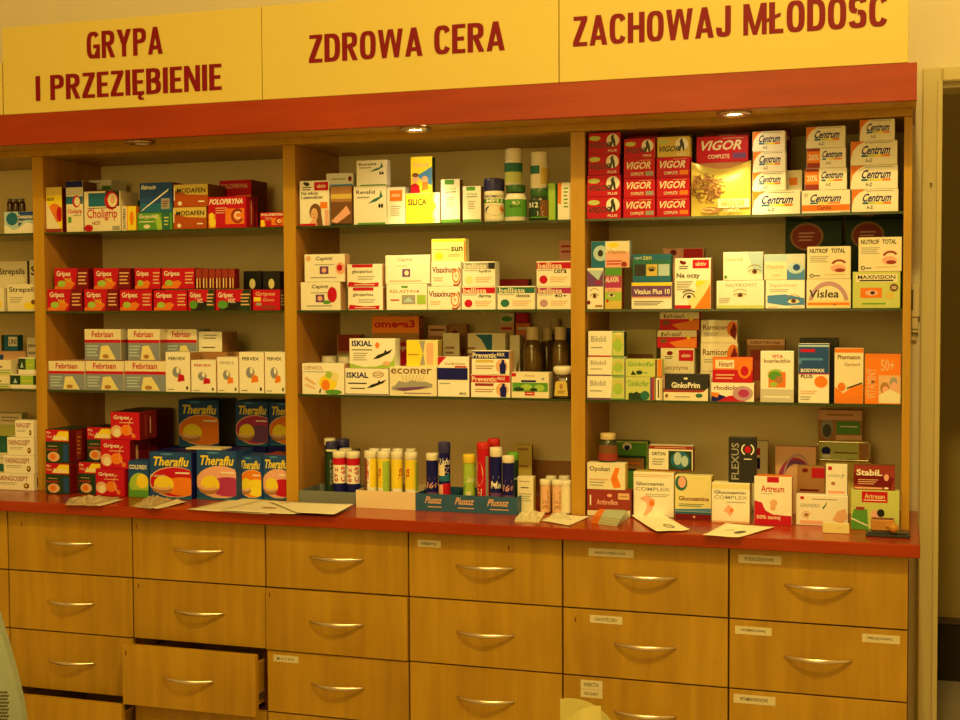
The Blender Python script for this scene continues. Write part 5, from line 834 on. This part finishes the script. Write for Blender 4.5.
stack(3, S3, Y0-.004, .07, [(864.6, 901, 354, 'O', [('t', 'F', 'VITAMINY', .04, .10, .32, .72, .03, 0, 1), ('r', 'H', 0, .94, 1, 1), ('t', 'F', '50+', .44, .66, .82, .90, .03), ('r', 'F', .38, .02, 1, .58), ('e', 'n', .56, .32, .13, .12), ('e', 'A', .8, .44, .11, .10), ('e', 'P', .58, .28, .09, .08), ('e', 'P', .82, .38, .08, .07), ('p', 'C', [(.4, .02), (1, .02), (1, .2), (.7, .3), (.4, .18)])], 'orange box with a couple of people pictured, at the end panel', {})], R3)
stack(3, S3, .37, .05, [(626, 656.5, 329, 'j', [('r', 'n', .05, .05, .9, .62)], 'pale box with a brown window at the back of the third shelf', {})], R3)

# right bay, worktop
RW = 'joint remedy boxes on the worktop of the right bay'
za = on_top(587, 631, 516.5, 3, .085, [(587, 630.5, 490, 'Z', [('r', 'C', 0, 0, 1, .24), ('r', 'Z', 0, .20, 1, 1), ('r', 'F', .72, .66, .98, .9), ('l', 'n', .76, .72, .94, .84, 1), ('e', 'P', .52, .80, .06, .06), ('t', 'P', 'Arthroflex', .22, .44, .72, .64, .03), ('r', 'W', .06, .4, .09, .8), ('p', 'C', [(0, .1), (.8, .14), (1, .26), (1, 0), (0, 0)])], 'dark red box with a beige tag, under the knee box by the divider', {'side': 'D'})], RW)
Y_a = at(609, 516.5, z=ZC).y
za = stack(3, za, Y_a+.002, .075, [(587, 625.3, 463, 'C', [('t', 'K', 'Opokan', .06, .64, .60, .88, .02), ('p', 'O', [(.70, .06), (.62, .4), (.74, .84), (.86, .84), (.80, .5), (.90, .1)]), ('e', 'H', .72, .42, .07, .1), ('l', 'A', .06, .1, .5, .42, 3), ('r', 'F', .06, .36, .58, .4)], 'cream box with an orange knee joint, on the dark red box', {'side': 'J'})], RW)
bottle(596.5, 615.5, 434, za, Y_a+.012, JAR, (.80, .78), mat('dark_jar_plastic', (.03, .04, .02), .3), mat('cream_cap', (.66, .52, .30), .5), 'dark jar with pale cap and dark red label on the knee box', 'pill_jar', 'jar', [('l', 'n', .1, .5, .9, .8, 2), ('r', 'Z', -.1, 0, 1.1, .45)], (.06, .6), cm('N'), bay=3)
stack(3, ZC+.0002, .345, .075, [(612, 648, 441, 'E', [('r', 'L', 0, .0, 1, 1), ('r', 'G', .02, .02, .98, .98), ('r', 'X', .08, .54, .95, .78), ('r', 'n', .14, .58, .9, .74), ('e', 'W', .42, .92, .14, .06), ('e', 'B', .42, .90, .08, .04), ('l', 'O', .2, .62, .8, .7, 1)], 'dull green box with a dark name plate at the back corner', {})], RW)
zx = on_top(633, 674, 517, 3, .10, [(633.3, 674, 472, 'W', [('t', 'K', 'Glucosamin', .06, .70, .76, .78, .03), ('t', 'A', 'COMPLEX', .05, .58, .90, .66, .03), ('l', 'A', .3, .44, .9, .52, 2), ('l', 'F', .0, .88, .95, .96, 2), ('p', 'P', [(.14, .40), (.34, .48), (.54, .38), (.46, .14), (.3, .0), (.24, .02), (.34, .22), (.32, .32)]), ('e', 'H', .46, .30, .07, .07)], 'white box with a bent orange knee and dark green name', {'side': 'C', 'top': 'J'})], RW)
on_top(675, 711.5, 520.5, 3, .09, [(674.8, 711.5, 476, 'j', [('e', 'E', .17, .84, .17, .18), ('e', 'P', .19, .86, .11, .13), ('t', 'D', 'Glucosamine', .10, .44, .94, .54, .04), ('r', 'D', 0, .0, 1, .14), ('r', 'T', 0, .14, 1, .19), ('p', 'b', [(0, .2), (1, .2), (1, .28), (0, .24)]), ('l', 'E', .1, .3, .8, .38, 2), ('r', 'F', .5, .05, .56, .10)], 'yellow box with a green ring and dark red foot', {'side': 'J'})], RW)
z_o = at(650, 472, y=at(653, 517, z=ZC).y).z
z_o = zx
stack(3, z_o, at(653, 517, z=ZC).y+.03, .065, [(648.5, 693, 445.5, 'W', [('r', 'Z', 0, .86, 1, 1), ('l', 'F', .14, .9, .84, .96, 1), ('t', 'K', 'ORTON', .07, .60, .38, .74, .04), ('r', 'X', .45, .04, .98, .80), ('e', 'T', .72, .44, .22, .34), ('e', 'S', .66, .50, .09, .26), ('e', 'S', .82, .40, .08, .22), ('l', 'A', .08, .2, .36, .5, 3), ('r', 'Z', 0, 0, 1, .04)], 'white box with a red lid edge and x-ray picture, on the knee box', {'side': 'Z'})], RW)
zf = on_top(711.5, 750, 523.5, 3, .08, [(711.6, 749.8, 483, 'W', [('r', 'j', 0, .86, 1, .98), ('t', 'K', 'Glucosamin', .06, .73, .9, .81, .03), ('t', 'A', 'COMPLEX', .06, .60, .94, .69, .02), ('p', 'P', [(.30, .30), (.44, .46), (.60, .34), (.50, .16), (.40, .26)]), ('e', 'H', .52, .32, .05, .05), ('l', 'A', .4, .5, .9, .55, 1), ('r', 'F', 0, .0, 1, .05)], 'shorter white box with a small orange knee, left of the red and white box', {'side': 'j', 'top': 'j'})], RW)
Yf = at(731, 523.5, z=ZC).y
stack(3, zf, Yf+.012, .05, [(728.3, 756.3, 437.5, 'K', [('t', 'A', 'FLEXUS', .10, .06, .38, .88, .02, 0, 1), ('o', 'W', .70, .74, .24, .14, .2, 120, 240), ('o', 'W', .70, .74, .24, .14, .2, -60, 60), ('e', 'R', .70, .74, .11, .08), ('l', 'W', .56, .50, .84, .55, 1)], 'tall black box with sideways grey lettering and a red emblem')], RW)
stack(3, ZC+.0002, .36, .05, [(752, 768, 441, 'C', [('r', 'R', .1, .80, .5, .9), ('r', 'B', .1, .6, .5, .76)], 'slim cream box standing behind the tall black box', {})], RW)
on_top(754, 793, 525.5, 3, .085, [(754, 792, 476.5, 'W', [('r', 'R', .34, .88, .66, 1), ('t', 'R', 'Artreum', .18, .68, .80, .82, .03), ('l', 'A', .18, .63, .5, .66, 1), ('p', 'R', [(0, 0), (1, 0), (1, .2), (.5, .22), (.3, .3), (.2, .46), (0, .5)]), ('e', 'F', .52, .46, .10, .07), ('e', 'F', .50, .36, .08, .06), ('t', 'C', '50% taniej', .06, .10, .70, .20, .03)], 'white and bright red box with a red tab lid', {'side': 'F', 'top': 'H'})], RW)
bone = lambda: [('r', 'R', .08, .86, .15, .96), ('l', 'A', .3, .84, .8, .92, 1), ('e', 'n', .20, .34, .05, .07), ('o', 'F', .20, .34, .09, .13, .2, 0, 300), ('p', 'E', [(.50, .58), (.56, .7), (.60, .84), (.58, .68), (.53, .56)])]
zc_ = on_top(795.5, 848, 526, 3, .07, [(795.8, 848.3, 495.5, 'W', [bone(), ('t', 'A', 'CHONDRO', .08, .60, .46, .72, .02), ('r', 'P', .08, .04, .52, .16), ('p', 'F', [(.7, .2), (.8, .5), (.95, .6), (1, .3), (.9, .1)])], 'wide white box with a small green figure, lower of the bone pair', {'side': 'D'})], RW)
Yh = at(822, 526, z=ZC).y
stack(3, zc_, Yh+.01, .05, [(825.6, 847.6, 464.5, 'W', [('r', 'R', .1, .82, .28, .94), ('t', 'A', 'CHONDRO', .08, .60, .7, .68, .02), ('e', 'n', .34, .38, .10, .06), ('r', 'P', .1, .04, .9, .14), ('p', 'E', [(.7, .52), (.8, .7), (.85, .68)])], 'small upright white box on the wide white box', {'side': 'D'})], RW)
stack(3, ZC+.0002, at(822, 526, z=ZC).y+.085, .05, [(797, 825, 466, 'n', [('e', 'D', .28, .92, .12, .04), ('r', 'R', .52, .78, 1, .97), ('l', 'D', .1, .5, .8, .6, 1), ('r', 'N', 0, 0, 1, .3)], 'brown box with a red patch behind the wide white box', {})], RW)
zst = on_top(850.5, 899.5, 530.5, 3, .075, [(850.8, 899.5, 490.5, 'L', [('r', 'L', 0, 0, 1, 1), ('r', 'R', .22, .70, .76, .98), ('t', 'j', 'Artresan', .28, .80, .70, .92, .02), ('l', 'C', .26, .73, .72, .79, 1), ('p', 'G', [(0, 0), (.36, 0), (.34, .52), (.06, .52), (0, .3)]), ('e', 'P', .5, .38, .09, .14), ('e', 'K', .62, .44, .08, .1), ('p', 'W', [(0, .30), (.35, .12), (.35, .09), (0, .26)]), ('r', 'Z', .1, .50, .28, .58)], 'green box with a red plaque, behind the wooden stamp', {'side': 'D'})], RW)
Ys = at(875, 530.5, z=ZC).y
stack(3, zst, Ys+.006, .06, [(853.5, 895, 465.3, 'D', [('p', 'Z', [(0, 0), (1, 0), (1, 1), (0, 1)]), ('p', 'D', [(0, .2), (.6, .1), (.9, .0), (1, .5), (.7, .6), (0, .7)]), ('t', 'W', 'StabiL', .06, .58, .70, .84, .05), ('l', 'F', .1, .2, .6, .45, 3), ('e', 'P', .80, .52, .06, .14), ('r', 'F', .02, .03, .7, .1), ('e', 'W', .8, .08, .06, .04)], 'dark red box with big white name on the green box', {'top': 'N'})], RW)
stack(3, ZC+.0002, .325, .05, [(775, 816, 446.5, 'F', [('o', 'M', .5, .42, .46, .42, .16, -10, 200), ('o', 'V', .52, .46, .38, .34, .16, 0, 200), ('o', 'q', .55, .5, .36, .40, .1, 20, 190), ('r', 'P', 0, .96, 1, 1)], 'pink box with purple looping rings at the back', {})], RW)
zw = stack(3, ZC+.0002, .37, .05, [(817.5, 871.5, 462, 'J', [], 'plain box hidden under the silver framed tin', {}), (817.5, 870, 440.5, 'J', [('r', 'L', .03, .06, .78, .94), ('r', 'n', .8, .06, .98, .94), ('e', 'B', .16, .5, .09, .2), ('e', 'W', .16, .25, .09, .1), ('l', 'N', .32, .35, .76, .5, 1), ('r', 'G', .55, .02, .72, .14)], 'silver edged tin lying on its side under the green picture box', {'name': 'tin_box', 'cat': 'tin'})], RW)
stack(3, zw, .372, .045, [(818, 862.5, 409.5, 'n', [('r', 'G', .42, .2, .96, .62), ('e', 'A', .2, .4, .14, .36), ('e', 'K', .2, .3, .1, .22), ('r', 'F', 0, .66, 1, .98), ('l', 'n', .2, .76, .8, .9, 1), ('l', 'W', .5, .4, .9, .5, 1), ('r', 'F', .4, 0, 1, .16)], 'brown and green box with pictured people, highest at the back', {})], RW)
# bright chromed frame of the tin
A = at(817.5, 441.5, y=.3665); B = at(870, 461, y=.3665)
m = MB(); r_ = .0022; c_ = .007; pts = []
for cx_, cz_, a0 in ((B.x-c_, A.z-c_, 0), (A.x+c_, A.z-c_, 90), (A.x+c_, B.z+c_, 180), (B.x-c_, B.z+c_, 270)):
    for k in range(5): a = math.radians(a0+22.5*k); pts.append((cx_+c_*math.cos(a), .3665, cz_+c_*math.sin(a)))
m.tube(pts, r_, mat('chrome', (.9, .86, .75), .12, metal=1), closed=True)
tin = [o for o in bpy.data.objects if o.name.startswith('tin_box')][0]
m2 = m.build('rim', origin=tin.location); m2.parent = tin; m2.location = (0, 0, 0)

# ------------------------------------------------------------------ papers and small things on the worktop
def sheet(name, corners, z, mt, lab, cat, group=None, bump=.001, n=10, ops=None, th=.0004, kind=None):
    """a sheet of paper lying on the worktop; corners: pixels, counter-clockwise from the near left"""
    P = [at(u, v, z=z) for u, v in corners]; P = [Vector((p.x, max(p.y, -.056), p.z)) for p in P]; c = sum(P, Vector())/4; m = MB(); vs = []; fs = []; rd = random.Random(len(lab))
    ph = rd.uniform(0, 6)
    def pt(u, v, off=0):
        p = (P[0]*(1-u)+P[1]*u)*(1-v)+(P[3]*(1-u)+P[2]*u)*v
        e = max(0, abs(u-.5)*2-.5)**2+max(0, abs(v-.5)*2-.5)**2
        return (p.x-c.x, p.y-c.y, bump*(1+math.sin(5*u+ph)*math.cos(4*v+ph))*.6+bump*2.5*e+off)
    for i in range(n+1):
        for j in range(n+1): vs.append(pt(i/n, j/n))
    N = len(vs); vs += [(x, y, z_-th) for x, y, z_ in vs]
    for i in range(n):
        for j in range(n):
            a = i*(n+1)+j; q = (a, a+n+1, a+n+2, a+1); fs.append(q); fs.append(tuple(N+k for k in q[::-1]))
    edge = [i*(n+1) for i in range(n+1)]+[n*(n+1)+j for j in range(1, n+1)]+[i*(n+1)+n for i in range(n-1, -1, -1)]+[j for j in range(n-1, 0, -1)]
    for k in range(len(edge)): a, b = edge[k], edge[(k+1) % len(edge)]; fs.append((a, N+a, N+b, b))
    m.add(vs, fs, mt, True)
    if ops: draw(m, ops, lambda u, v, off: pt(u, v, off+.0001))
    tag(m.build(name, loc=(c.x, c.y, z+th)), lab, cat, group)
PAPER = mat('white_paper', (.80, .74, .56), .8, noise=.03, scale=20); PYEL = mat('yellowish_paper', (.86, .82, .60), .7, noise=.02); FOILM = mat('crumpled_foil', (.50, .40, .26), .45, metal=.2, noise=.35, scale=60)
zc = ZC+.0004
PG = 'loose sheets of paper on the left of the worktop'
sheet('paper_sheet', [(187, 510), (262, 517), (300, 503), (239, 498)], zc, PAPER, 'white sheet at the bottom left of the paper pile near the blue boxes', 'paper', PG)
sheet('paper_sheet', [(198, 517), (272, 522), (335, 508), (263, 500)], zc+.0040, PAPER, 'white sheet overhanging the worktop edge in the paper pile', 'paper', PG, ops=[('e', 'n', .42, .45, .1, .08)])
sheet('paper_sheet', [(277.5, 520), (319, 520.5), (353.5, 505), (268, 501)], zc+.0082, PAPER, 'white sheet at the right of the paper pile, near the grey tray', 'paper', PG, ops=[('p', 'n', [(.1, .78), (.24, .86), (.22, .9), (.08, .82)])])
def crumple(corners, lab, hh, mt, cat='foil wrapper', seed=1, name='foil_wrapper', n=12):
    rd = random.Random(seed); P = [at(u, v, z=ZC) for u, v in corners]; c = sum(P, Vector())/4; m = MB(); vs = []; fs = []
    H = [[rd.random() for _ in range(n+1)] for _ in range(n+1)]
    for i in range(n+1):
        for j in range(n+1):
            u, v = i/n, j/n; p = (P[0]*(1-u)+P[1]*u)*(1-v)+(P[3]*(1-u)+P[2]*u)*v; e = math.sin(math.pi*u)*math.sin(math.pi*v)
            vs.append((p.x-c.x+(H[i][j]-.5)*.004, p.y-c.y+(H[j][i]-.5)*.004, .001+hh*(.25+.75*e)*(.3+.7*H[i][j])))
    N = len(vs); vs += [(x, y, .0002) for x, y, z_ in vs]
    for i in range(n):
        for j in range(n):
            a = i*(n+1)+j; q = (a, a+n+1, a+n+2, a+1); fs.append(q); fs.append(tuple(N+k for k in q[::-1]))
    edge = [i*(n+1) for i in range(n+1)]+[n*(n+1)+j for j in range(1, n+1)]+[i*(n+1)+n for i in range(n-1, -1, -1)]+[j for j in range(n-1, 0, -1)]
    for k in range(len(edge)): a, b = edge[k], edge[(k+1) % len(edge)]; fs.append((a, N+a, N+b, b))
    m.add(vs, fs, mt); tag(m.build(name, loc=(c.x, c.y, ZC+.0002)), lab, cat)
crumple([(66, 505), (95, 506), (118, 499), (70, 499)], 'crumpled brownish foil wrapper in front of the red pile', .020, FOILM, seed=4)
sheet('paper_sheet', [(92, 506), (100, 506.5), (124, 500.5), (108, 498.5)], zc, PAPER, 'thin white slip sticking out beside the crumpled wrapper', 'paper', bump=.0015)
crumple([(133, 507), (152, 509), (172, 501), (150, 499)], 'crumpled wrapper in front of the small green and navy box', .024, FOILM, seed=9)
sheet('paper_sheet', [(148, 509), (158, 509.5), (187, 503), (178, 500)], zc, PAPER, 'white slip beside the wrapper in front of the blue boxes', 'paper', bump=.002)
crumple([(514, 522), (539, 523), (545, 514), (521, 512)], 'crumpled pale sachet in front of the slim yellow carton', .016, mat('sachet_foil', (.72, .64, .42), .35, noise=.1, scale=80), 'sachet', seed=6, name='sachet')
sheet('paper_sheet', [(541, 521), (569, 526), (590, 517), (556, 514)], zc, PAPER, 'white slip lying in front of the third divider', 'paper', bump=.001)
film = bpy.data.materials.new('clear_film'); film.use_nodes = True; nt = film.node_tree; b_ = nt.nodes['Principled BSDF']; b_.inputs['Base Color'].default_value = (.8, .75, .55, 1); b_.inputs['Alpha'].default_value = .45; b_.inputs['Roughness'].default_value = .15
crumple([(548, 519.5), (572, 521), (568, 516), (552, 514)], 'clear crinkled plastic wrap on the white slip by the divider', .012, film, 'plastic wrap', seed=12, name='plastic_wrap')
# pile of leaflets with a red edge: individual folded leaflets
lc = [mat('leaflet_pale', (.62, .60, .42), .6), mat('leaflet_green', (.42, .50, .36), .6)]
for k in range(6):
    P = [at(u, v, z=ZC) for u, v in ((591+k*.5, 523), (617+k*.8, 526.5), (632-k, 516), (600+k*.4, 513))]
    z0_ = .0004+k*.0030; m = MB(); c = sum(P, Vector())/4; rr = [(p.x-c.x, p.y-c.y) for p in P]
    vs = [(x, y, 0) for x, y in rr]+[(x, y, .0026) for x, y in rr]
    m.add(vs, [(0, 3, 2, 1), (4, 5, 6, 7), (0, 1, 5, 4), (1, 2, 6, 5), (2, 3, 7, 6), (3, 0, 4, 7)], lc[k % 2])
    R_ = lambda a, b, t: tuple(Vector((*rr[a], 0)).lerp(Vector((*rr[b], 0)), t))
    a1 = R_(0, 1, .28); a2 = R_(3, 2, .2)
    m.add([(rr[0][0]-.0002, rr[0][1]-.0002, 0), (a1[0], a1[1]-.0002, 0), (a1[0], a1[1]-.0002, .0026), (rr[0][0]-.0002, rr[0][1]-.0002, .0026)], [(0, 1, 2, 3)], cm('H'))
    m.add([(*rr[0], .0027), (a1[0], a1[1], .0027), (a2[0], a2[1], .0027), (*rr[3], .0027)], [(0, 1, 2, 3)], cm('H'))
    tag(m.build('leaflet', loc=(c.x, c.y, ZC+z0_)), 'folded leaflet with a red corner, %s from the bottom of the small pile' % ('first', 'second', 'third', 'fourth', 'fifth', 'sixth')[k], 'leaflet', 'red cornered leaflets by the third divider')
sheet('paper_sheet', [(655, 535.5), (690, 531), (658, 514), (624, 511.5)], zc, PYEL, 'pale yellow slip with a small round stamp, in front of the knee box', 'paper', bump=.003, ops=[('e', 'K', .62, .25, .14, .10), ('e', 'j', .62, .25, .10, .07), ('l', 'K', .54, .22, .72, .28, 1)])
sheet('paper_sheet', [(702, 537), (738, 540.5), (775, 528), (726, 524)], zc, PYEL, 'pale slip with a dark stamp mark, in front of the shorter knee box', 'paper', bump=.0015, ops=[('e', 'K', .66, .4, .12, .12), ('l', 'A', .2, .5, .45, .6, 2)])
on_top(823, 848, 533.5, 3, .012, [(822.5, 849.5, 523, 'j', [('l', 'A', .55, .5, .8, .6, 1)], 'small blank cream card standing in front of the wide white box', {'name': 'card', 'cat': 'card'})])
# wooden rubber stamp on its ink pad
t = empty('ink_pad', (at(888, 537, z=ZC).x, at(888, 537, z=ZC).y+.012, ZC+.0003)); tag(t, 'flat black ink pad at the right end of the worktop', 'ink pad')
m = MB(); m.box(-.049, .049, -.022, .03, 0, .007, mat('ink_pad_black', (.02, .025, .03), .35), .0015); local(m, 'body', t)
m = MB(); m.box(-.044, .044, -.018, .026, .0072, .011, mat('ink_pad_lid', (.03, .035, .04), .25), .001); local(m, 'lid', t)
sp = (t.location.x-.006, t.location.y+.004, ZC+.0118); t2 = empty('rubber_stamp', sp); tag(t2, 'varnished wooden rubber stamp with round knob lying on the black ink pad', 'rubber stamp')
WS = wood('stamp_wood', (.42, .17, .03), (.58, .28, .06)); WK = wood('stamp_knob_wood', (.50, .22, .03), (.66, .34, .06), rough=.25)
m = MB(); m.box(-.032, .020, -.008, .012, 0, .026, WS, .002); local(m, 'block', t2)
m = MB(); m.box(-.030, .018, -.006, .010, .0262, .0285, mat('stamp_rubber', (.16, .05, .03), .6), .0008); local(m, 'rubber', t2)
m = MB(); pr = [(.0035, 0), (.0042, .006), (.0048, .010), (.009, .014), (.0112, .020), (.0105, .026), (.006, .031), (.0015, .0325)]
d = Vector((.62, -.70, -.10)).normalized(); e1 = d.cross(Vector((0, 0, 1))).normalized(); e2 = d.cross(e1); n = 20; vs = []; fs = []
for r_, s_ in pr:
    for k in range(n): a = 2*math.pi*k/n; vs.append(tuple(Vector((.004, -.009, .013))+d*s_+(e1*math.cos(a)+e2*math.sin(a))*r_))
for q in range(len(pr)-1):
    for k in range(n): l = (k+1) % n; fs.append((q*n+k, q*n+l, (q+1)*n+l, (q+1)*n+k))
fs.append(tuple(range((len(pr)-1)*n, len(pr)*n))); m.add(vs, fs, WK, True); local(m, 'knob', t2)
# white sheet lying on the pink pictured blue box
A = at(202, 450, y=.235); B = at(237, 450, y=.235)
m = MB(); m.box(-(B.x-A.x)/2, (B.x-A.x)/2, -.03, .03, 0, .004, mat('white_card', (.80, .66, .46), .6), .0005)
Yk = at(217, 500, z=ZC).y
tag(m.build('leaflet', loc=((A.x+B.x)/2, Yk+.035, zk2+.0002)), 'flat white leaflet lying on top of the pink pictured blue box', 'leaflet')

# ------------------------------------------------------------------ wall fittings right of the end panel
m = MB(); X = 2.4; PB = mat('cream_plastic', (.66, .58, .36), .4); BK = mat('dark_slot', (.09, .08, .04), .6)
a = at(917, 285, y=.44); b = at(917, 341, y=.44)
t = empty('wall_bracket', (2.4135, YB-.001, b.z)); tag(t, 'cream plastic wall bracket fixed between the end panel and the door casing', 'bracket')
h = a.z-b.z
m.box(-.0115, .0095, -.018, 0, h*.42, h, PB, .003); m.box(-.0100, .006, -.015, 0, h*.14, h*.42, PB, .002); m.box(-.0115, .002, -.012, 0, 0, h*.12, PB, .002); local(m, 'body', t)
m = MB(); m.box(-.0121, -.0060, -.0200, -.0180, h*.55, h*.92, BK, .0005); m.box(-.009, .006, -.0165, -.0150, h*.20, h*.215, BK); m.box(-.009, .004, -.0165, -.0150, h*.10, h*.115, BK); local(m, 'slot', t)
p = at(931, 184, y=YB-.03)
m = MB(); m.lathe([(.0015, 0), (.0015, .008), (.003, .008), (.003, .0095)], mat('nail_steel', (.05, .04, .03), .4), 12)
o = m.build('nail', loc=(p.x, YB-.0215, p.z)); o.rotation_euler.x = math.radians(90); tag(o, 'small dark nail in the door casing near the top', 'nail')

# ------------------------------------------------------------------ foreground desk with an old monitor and a printer at the lower edge
DESK = mat('desk_grey', (.30, .28, .24), .5)
def cpt(u, v, dist):
    d = (_F*FPX+_R2*(u-480)-_U2*(v-360)); d2 = d/d.length; return Vector(CAM)+d2*dist
m = MB(); dz = .745
m.box(.45, 3.0, -2.35, -1.55, dz-.03, dz, DESK, .003); 
t = empty('desk', (1.7, -1.95, 0)); tag(t, 'grey desk in the foreground just below the picture', 'desk')
m.build('tabletop', t, loc=(-1.7, 1.95, 0))
for x in (.5, 2.95):
    for y in (-2.3, -1.6):
        m = MB(); m.box(x-.02, x+.02, y-.02, y+.02, 0, dz-.0305, DESK); m.build('leg', t, loc=(-1.7, 1.95, 0))
# monitor: its curved rear casing edge fills the lower left corner
MONM = mat('monitor_plastic', (.30, .36, .30), .55, noise=.05, scale=80)
pm = at(0, 600, y=-1.75); pe = at(31, 719, y=-1.75)
t = empty('crt_monitor', (pe.x-.30, -1.80, dz)); tag(t, 'grey green tube monitor casing with vent holes in the lower left corner', 'monitor')
H0 = pm.z-dz; m = MB()
prof = []   # outline in x (right side), z ; right edge curves from the foot up to the left
for k in range(13):
    a = k/12; v_ = 725-135*a; uu = 33-33*a**1.35 if v_ > 590 else 0
    q = at(31-31*max(0, (719-v_)/119)**1.25 if v_ <= 719 else 31.5, v_, y=-1.75); prof.append((q.x-(pe.x-.30), q.z-dz))
base = [(.32, .012), (.325, .05)]
out = [(-.16, .012)]+base+[p for p in prof if p[1] > .06]+[(prof[-1][0]-.05, prof[-1][1]+.02), (-.10, prof[-1][1]+.025), (-.15, prof[-1][1]-.02)]
n = len(out); vs = []
for y, s in ((.05, .98), (.035, 1.0), (-.03, 1.0), (-.12, .93), (-.22, .74), (-.26, .70)):
    cx_ = .08; cz_ = .16
    for x, z in out: vs.append((cx_+(x-cx_)*s, y, max(.004, cz_+(z-cz_)*s)))
fs = [tuple(range(n))[::-1], tuple(range(5*n, 6*n))]
for r_ in range(5):
    for k in range(n): l = (k+1) % n; fs.append((r_*n+k, r_*n+l, (r_+1)*n+l, (r_+1)*n+k))
m.add(vs, fs, MONM); local(m, 'casing', t)
m = MB()
for r_ in range(9):
    for c in range(3):
        q = at(1+c*3+(r_ % 2)*1.5-0*r_, 692+r_*3.4, y=-1.83); m.box(q.x-t.location.x-.0012, q.x-t.location.x+.0012, -.0335+.0, -.0303, q.z-dz-.0010, q.z-dz+.0010, BK)
local(m, 'vent_holes', t)
m = MB(); m.box(-.08, .24, -.16, .04, .0002, .012, MONM, .004); local(m, 'foot', t)
# printer with a curled sheet
pa = at(563, 694, y=-1.80); pb = at(612, 720, y=-1.80)
t = empty('desk_printer', (pa.x+.03, -1.80, dz)); tag(t, 'desk printer with a pale yellow curled sheet rising at the bottom edge', 'printer')
m = MB(); m.box(-.12, .14, -.10, .12, .001, .12, mat('printer_plastic', (.45, .42, .34), .5), .01); local(m, 'body', t)
m = MB(); n = 16; zt = pa.z-dz; vs = []; fs = []
for i in range(n+1):
    u = i/n; px = 562.5+47*u; top = 696+2*u+30*u**2.2; q = at(px, top, y=-1.80)
    for j in range(9):
        v = j/8; y = .012*math.sin(u*2.4)+.05*(1-v)**2*.2; z = .118+(q.z-dz-.118)*v
        vs.append((q.x-t.location.x, -.01+y+.02*u*u, z))
for i in range(n):
    for j in range(8): a = i*9+j; fs.append((a, a+9, a+10, a+1))
N = len(vs); vs2 = [(x, y+.0006, z) for x, y, z in vs]
SH = mat('pale_yellow_sheet', (.62, .56, .20), .6, noise=.03)
m.add(vs, fs, SH, True); m.add(vs2, [f[::-1] for f in fs], SH, True); local(m, 'curled_sheet', t)
m = MB(); vs = []; fs = []
for i in range(n+1):
    u = i/n; q = at(566+38*u, 716-9*math.sin(u*math.pi*.5)-5*u, y=-1.82)
    for j in range(3): vs.append((q.x-t.location.x, -.035+.01*math.sin(u*3), .118+(q.z-dz-.118)*j/2))
for i in range(n):
    for j in range(2): a = i*3+j; fs.append((a, a+3, a+4, a+1))
m.add(vs, fs, SH, True); m.add([(x, y+.0006, z) for x, y, z in vs], [f[::-1] for f in fs], SH, True); local(m, 'inner_sheet', t)
